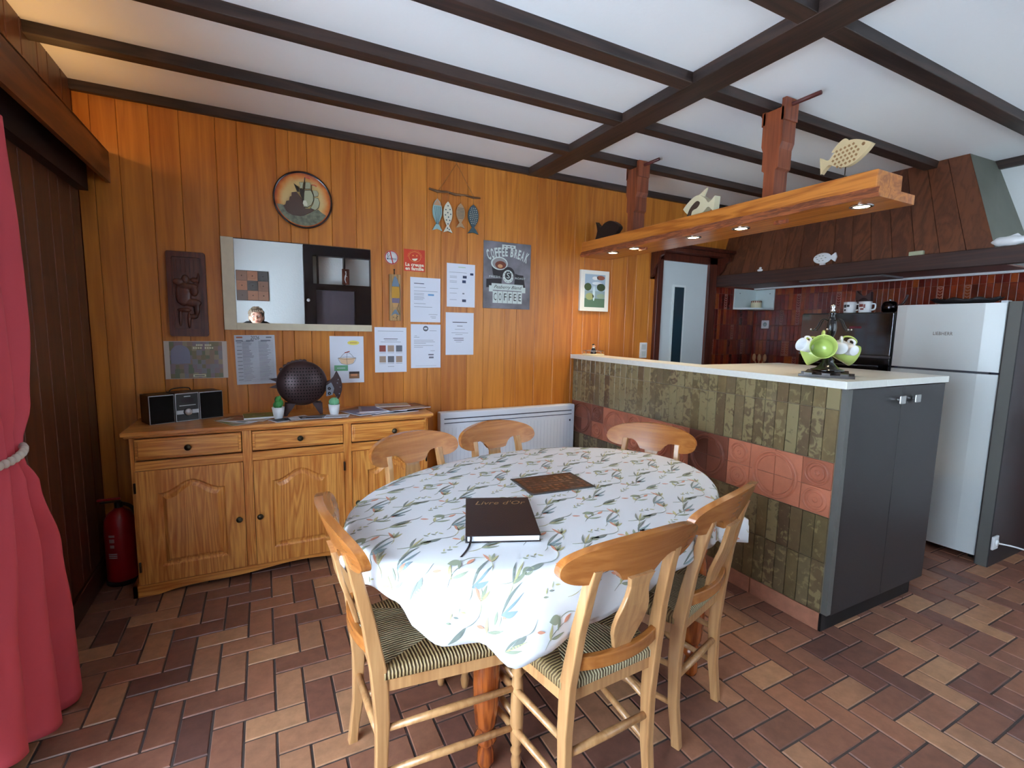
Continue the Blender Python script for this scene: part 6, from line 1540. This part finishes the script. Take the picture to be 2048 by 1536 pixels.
for z in zsn:
    yr, yl, am = curt(z)
    for k in range(NS+1):
        t = k/NS; ph = t*2*PI*3.1+.5+.7*math.sin(z*2.1)
        bot = max(0, .35-z)*.05
        hem = .012+.30*max(0, t-.12)**1.2; zz = hem+(z-.02)*(1.94-hem)/1.92
        vs.append((.115+am*math.sin(ph)+bot*math.sin(t*PI)+.004*math.sin(3*ph+z*3)*am/.04, yr+(yl-yr)*t+.25*am*math.cos(ph), zz))
n1 = NS+1
for i in range(len(zsn)-1):
    for k in range(NS): fs.append((i*n1+k, i*n1+k+1, (i+1)*n1+k+1, (i+1)*n1+k))
g = MB(); g.add(vs, fs, m_cu, True); o = g.build('cloth', parent=CU, loc=(-.11, 1.35, 0)); so = o.modifiers.new('thick', 'SOLIDIFY'); so.thickness = .0015
g = MB(); mbd = mat('pale_grey_beads', (198, 194, 184), .35); n = 26
for k in range(n):
    a = 2*PI*k/n; g.ell((.115+.040*math.cos(a), -1.37+.094*math.sin(a), .966+.012*math.sin(a)), (.011, .011, .013), mbd, 10, 7)
g.build('bead_tieback', parent=CU, loc=(-.11, 1.35, 0), kind='stuff')

# ================================================================= REAR OF THE ROOM (seen in the mirror)
t = thing('relief_tile_picture', 'square picture of nine terracotta and dark tiles on the white wall, seen in mirror', 'tile picture', (.70, YR, 1.857), PI)
g = MB(); g.box(-.195, .195, -.012, 0, -.2, .2, m_grout); g.build('backing', parent=t)
ck = [(.1, .9, .6), (.6, .15, .9), (.7, .8, .3)]
for j in range(3):
    for i in range(3):
        g = MB(); x = -.128+.128*i; z = .130-.130*j; cl_ = ck[j][i]; mm_ = mat('art_tile_%d' % int(cl_*10), tuple(int(70+cl_*v) for v in (110, 50, 20)), .5)
        g.box(x-.062, x+.062, -.02, -.012, z-.063, z+.063, mm_)
        if (i+j) % 2 == 1 or (i == 1 and j == 1):
            for rr_ in (.047, .036): g.tube([(x+rr_*math.cos(a), -.021, z+rr_*math.sin(a)) for a in [2*PI*k/32 for k in range(32)]], .003, mm_, 6, closed=True)
        g.ell((x, -.02, z), (.008, .004, .008), mat('art_dark', (60, 36, 30), .5), 10, 6)
        g.build('tile', parent=t, bevel=.001)
DV = thing('dark_wall_unit', 'tall dark wooden wall unit with open compartments at the far rear, seen in the mirror', 'wall unit', (2.0, YR+.06, 0))
m_du = mat('dark_brown_unit', (28, 18, 18), .35); DL = (-2.0, -(YR+.06), 0); ya_, yb_ = YR+.002, YR+.12
g = MB()
g.box(1.335, 1.455, ya_, yb_, 0, 2.45, m_du); g.box(2.245, 2.55, ya_, yb_, 0, 2.45, m_du); g.box(1.455, 2.245, ya_, yb_, 2.315, 2.45, m_du); g.box(1.455, 2.245, ya_, yb_, 1.84, 1.925, m_du); g.box(1.455, 1.49, ya_, yb_, 0, 1.84, m_du); g.box(2.015, 2.245, ya_, yb_, 0, 1.84, m_du)
g.build('frame', parent=DV, loc=DL)
for x_ in (1.52, 1.88):
    g = MB(); g.box(x_-.010, x_+.010, ya_, yb_, 1.925, 2.315, m_du); g.build('post', parent=DV, loc=DL)
g = MB(); g.box(1.49, 2.015, ya_, ya_+.05, .1, 1.84, mat('mauve_grey_panel', (96, 88, 96), .5)); g.build('grey_door', parent=DV, loc=DL)
g = MB(); g.lathe([(0, 0), (.022, 0), (.022, -.006)][::-1], mat('sign_white'), 24, axis='Y', c=(1.385, yb_+.006, 1.69)); g.build('round_button', parent=DV, loc=DL)
t = thing('figure_plaque', 'small dark plaque with a pale slender figure on the rear wall unit, seen in mirror', 'plaque', (1.89, YR+.13, 2.04), PI)
g = MB(); g.box(-.05, .05, -.012, .005, -.11, .11, m_car); g.build('board', parent=t)
g = MB(); g.tube([(.0, -.016, .08), (-.005, -.016, .04), (.006, -.016, 0), (.012, -.016, -.04), (-.004, -.016, -.09)], [.008, .006, .009, .006, .004], mwh, 8); g.tube([(.004, -.016, .03), (-.02, -.016, .0)], .003, mwh, 6); g.build('pale_figure', parent=t)

# ================================================================= PERSON WITH THE PHONE (seen in the mirror)
m_skin = mat('skin', (214, 160, 134), .5, spec=.4)
g = MB(); HX, HY, HZ = .735, -3.60, 1.432      # head centre; the face looks towards +Y
def hfn(d):
    q = 1.0
    if d.z < 0: q -= .10*(-d.z)**1.5*(1-abs(d.y)*.3)
    return q
g.ell((HX, HY, HZ), (.074, .094, .112), m_skin, 40, 28, fn=hfn)
g.ell((HX, HY+.055, HZ-.070), (.040, .040, .030), m_skin, 20, 12)           # chin
g.tube([(HX, HY+.088, HZ+.012), (HX, HY+.100, HZ-.012), (HX, HY+.112, HZ-.030)], [.008, .011, .014], m_skin, 12)   # nose
for s_ in (-1, 1):
    g.ell((HX+s_*.076, HY-.005, HZ-.005), (.008, .020, .032), m_skin, 12, 8)  # ear
    g.ell((HX+s_*.036, HY+.070, HZ-.028), (.022, .022, .022), m_skin, 14, 8)  # cheek
    g.ell((HX+s_*.030, HY+.080, HZ+.026), (.022, .010, .007), m_skin, 12, 6)  # brow
g.tube([(HX, HY-.005, HZ-.06), (HX, HY-.025, HZ-.12), (HX, HY-.045, HZ-.19)], [.052, .054, .075], m_skin, 20)
# trunk, hips, legs
def esec(cx_, cy_, z, rx, ry, n=24): return [(cx_+rx*math.cos(2*PI*k/n), cy_+ry*math.sin(2*PI*k/n), z) for k in range(n)]
g.loft([esec(HX, HY-.05, z, rx, ry) for z, rx, ry in ((1.30, .10, .07), (1.26, .165, .085), (1.18, .175, .105), (1.05, .155, .11), (.95, .145, .105), (.85, .170, .12), (.78, .165, .12), (.74, .12, .09))], m_skin)
for s_ in (-1, 1):
    g.loft([esec(HX+s_*x_, HY-.05+dy, z, r, r) for x_, dy, z, r in ((.085, 0, .80, .085), (.088, .005, .65, .078), (.092, .012, .46, .055), (.094, -.005, .32, .054), (.096, -.01, .12, .036), (.096, -.01, .05, .036))], m_skin)
    g.ell((HX+s_*.098, HY-.0, .04), (.042, .115, .038), m_skin, 16, 10)
    # arm: shoulder, elbow, wrist in front holding the phone
    W3 = (HX+.0+s_*.125 + .01, -3.30, 1.255); E3 = (HX+s_*.235, -3.50, 1.04)
    g.tube([(HX+s_*.165, HY-.05, 1.265), (HX+s_*.205, HY-.03, 1.15), E3, (HX+s_*.19, -3.41, 1.13), W3], [.058, .050, .038, .036, .025], m_skin, 16)
    px_ = HX+s_*.105+.01
    g.ell((px_+s_*.012, -3.275, 1.285), (.026, .030, .040), m_skin, 16, 10)     # palm
    for k in range(4):   # fingers behind the phone, different lengths, curling inward
        z_ = 1.262+.017*k; ln = (.050, .062, .066, .056)[k]
        g.tube([(px_+s_*.01, -3.262, z_), (px_-s_*ln*.35, -3.236, z_+.004), (px_-s_*ln*.8, -3.228, z_+.006), (px_-s_*ln*1.1, -3.233, z_+.006)], [.009, .0085, .0078, .006], m_skin, 10)
    g.tube([(px_+s_*.012, -3.29, 1.262), (px_+s_*.0, -3.275, 1.29), (px_-s_*.018, -3.262, 1.306), (px_-s_*.030, -3.256, 1.312)], [.012, .011, .009, .007], m_skin, 10)
pe = tagged(g, 'person', 'person with short greying hair, glasses and black pullover holding a phone, seen in mirror', 'person')
md = pe.modifiers.new('remesh', 'REMESH'); md.mode = 'VOXEL'; md.voxel_size = .0045; md.use_smooth_shade = True
sm_ = pe.modifiers.new('smooth', 'SMOOTH'); sm_.factor = .5; sm_.iterations = 3
m_hair = mat('greying_brown_hair', (112, 92, 72), .55, var=.4, vscale=40, bump=1, bscale=120)
g = MB(); rh = random.Random(2)
g.ell((HX, HY-.018, HZ+.030), (.086, .098, .094), m_hair, 36, 20, fn=lambda d: 1+.035*math.sin(13*d.x+7*d.z)+.03*math.sin(17*d.y+5*d.x))
for k in range(70):
    a = rh.uniform(0, 2*PI); e = rh.uniform(.15, 1.35); d = Vector((math.cos(a)*math.cos(e), math.sin(a)*math.cos(e), math.sin(e)))
    if d.y > .5 and d.z < .55: continue
    p = Vector((HX, HY-.018, HZ+.03))+Vector((d.x*.080, d.y*.092, d.z*.090)); q = d.cross(Vector((0, 0, 1))).normalized()*rh.uniform(-.6, .6)+Vector((0, 0, -.35))
    g.tube([p-d*.01, p+d*.010+q*.010, p+d*.008+q*.028], [.010, .011, .003], m_hair, 8)
for s_ in (-1, 1): g.ell((HX+s_*.074, HY-.035, HZ-.005), (.016, .045, .05), m_hair, 14, 10)
for k in range(6): g.tube([(HX-.05+.02*k, HY+.058, HZ+.088), (HX-.045+.022*k, HY+.084, HZ+.072), (HX-.035+.022*k, HY+.086, HZ+.052)], [.013, .013, .004], m_hair, 8)
o = g.build('hair', parent=pe); md = o.modifiers.new('remesh', 'REMESH'); md.mode = 'VOXEL'; md.voxel_size = .004; md.use_smooth_shade = True
for s_ in (-1, 1):
    g = MB(); g.ell((HX+s_*.029, HY+.082, HZ+.006), (.0115, .010, .0095), mat('eye_white', (230, 226, 220), .2), 16, 10); g.ell((HX+s_*.029, HY+.0905, HZ+.004), (.0052, .0025, .0052), mat('dark_iris', (48, 36, 30), .2), 12, 8); g.build('eye', parent=pe)
    g = MB(); g.tube([(HX+s_*.048, HY+.082, HZ+.032), (HX+s_*.030, HY+.092, HZ+.036), (HX+s_*.014, HY+.092, HZ+.031)], [.002, .0032, .002], m_hair, 8); g.build('eyebrow', parent=pe)
g = MB(); g.tube([(HX-.022, HY+.086, HZ-.056), (HX, HY+.094, HZ-.054), (HX+.022, HY+.086, HZ-.056)], [.003, .006, .003], mat('lips', (176, 96, 90), .4), 10); g.build('lips', parent=pe)
g = MB(); mgl = mat('thin_glasses_frame', (90, 60, 54), .3, metal=.5)
for s_ in (-1, 1):
    g.tube([(HX+s_*.031+.023*math.cos(a), HY+.104, HZ+.004+.017*math.sin(a)) for a in [2*PI*k/24 for k in range(24)]], .0014, mgl, 6, closed=True)
    g.tube([(HX+s_*.054, HY+.104, HZ+.008), (HX+s_*.074, HY+.07, HZ+.008), (HX+s_*.083, HY-.005, HZ+.006)], .0014, mgl, 6)
g.tube([(HX-.008, HY+.104, HZ+.008), (HX, HY+.107, HZ+.010), (HX+.008, HY+.104, HZ+.008)], .0014, mgl, 6); g.build('glasses', parent=pe)
m_sw = mat('black_pullover', (26, 26, 30), .9, bump=.6, bscale=250); m_tr = mat('dark_trousers', (40, 44, 58), .9)
g = MB(); g.loft([esec(HX, HY-.05, z, rx, ry, 32) for z, rx, ry in ((1.385, .066, .060), (1.378, .110, .078), (1.345, .172, .090), (1.27, .188, .108), (1.15, .19, .122), (1.0, .172, .124), (.88, .184, .134), (.80, .188, .138))], m_sw)
for s_ in (-1, 1):
    W3 = (HX+s_*.133+.01, -3.315, 1.24); E3 = (HX+s_*.238, -3.505, 1.035)
    g.tube([(HX+s_*.150, HY-.05, 1.275), (HX+s_*.19, HY-.04, 1.22), (HX+s_*.215, HY-.03, 1.14), E3, (HX+s_*.195, -3.41, 1.13), W3], [.066, .068, .062, .052, .046, .034], m_sw, 20)
o = g.build('pullover', parent=pe); md = o.modifiers.new('remesh', 'REMESH'); md.mode = 'VOXEL'; md.voxel_size = .008; md.use_smooth_shade = True
g = MB(); g.loft([esec(HX, HY-.05, z, rx, ry, 32) for z, rx, ry in ((.90, .166, .118), (.82, .178, .128), (.74, .165, .118))], m_tr)
for s_ in (-1, 1): g.loft([esec(HX+s_*x_, HY-.05, z, r, r) for x_, z, r in ((.085, .80, .095), (.088, .65, .090), (.093, .45, .072), (.096, .25, .064), (.098, .09, .058))], m_tr)
o = g.build('trousers', parent=pe); md = o.modifiers.new('remesh', 'REMESH'); md.mode = 'VOXEL'; md.voxel_size = .008; md.use_smooth_shade = True
for s_ in (-1, 1):
    g = MB(); g.ell((HX+s_*.098, HY-.0, .047), (.047, .125, .045), m_bk2, 20, 12); g.box(HX+s_*.098-.04, HX+s_*.098+.04, HY-.11, HY+.11, 0, .02, m_bk2); g.build('shoe', parent=pe)
t = MB(); t.box(-.078, .078, -.004, .004, -.037, .037, mat('phone_black', (16, 16, 18), .2, coat=.4))
tagged(t, 'smartphone', 'black smartphone held in both hands by the person seen in the mirror', 'phone', loc=(.745, -3.245, 1.309), bevel=.003)
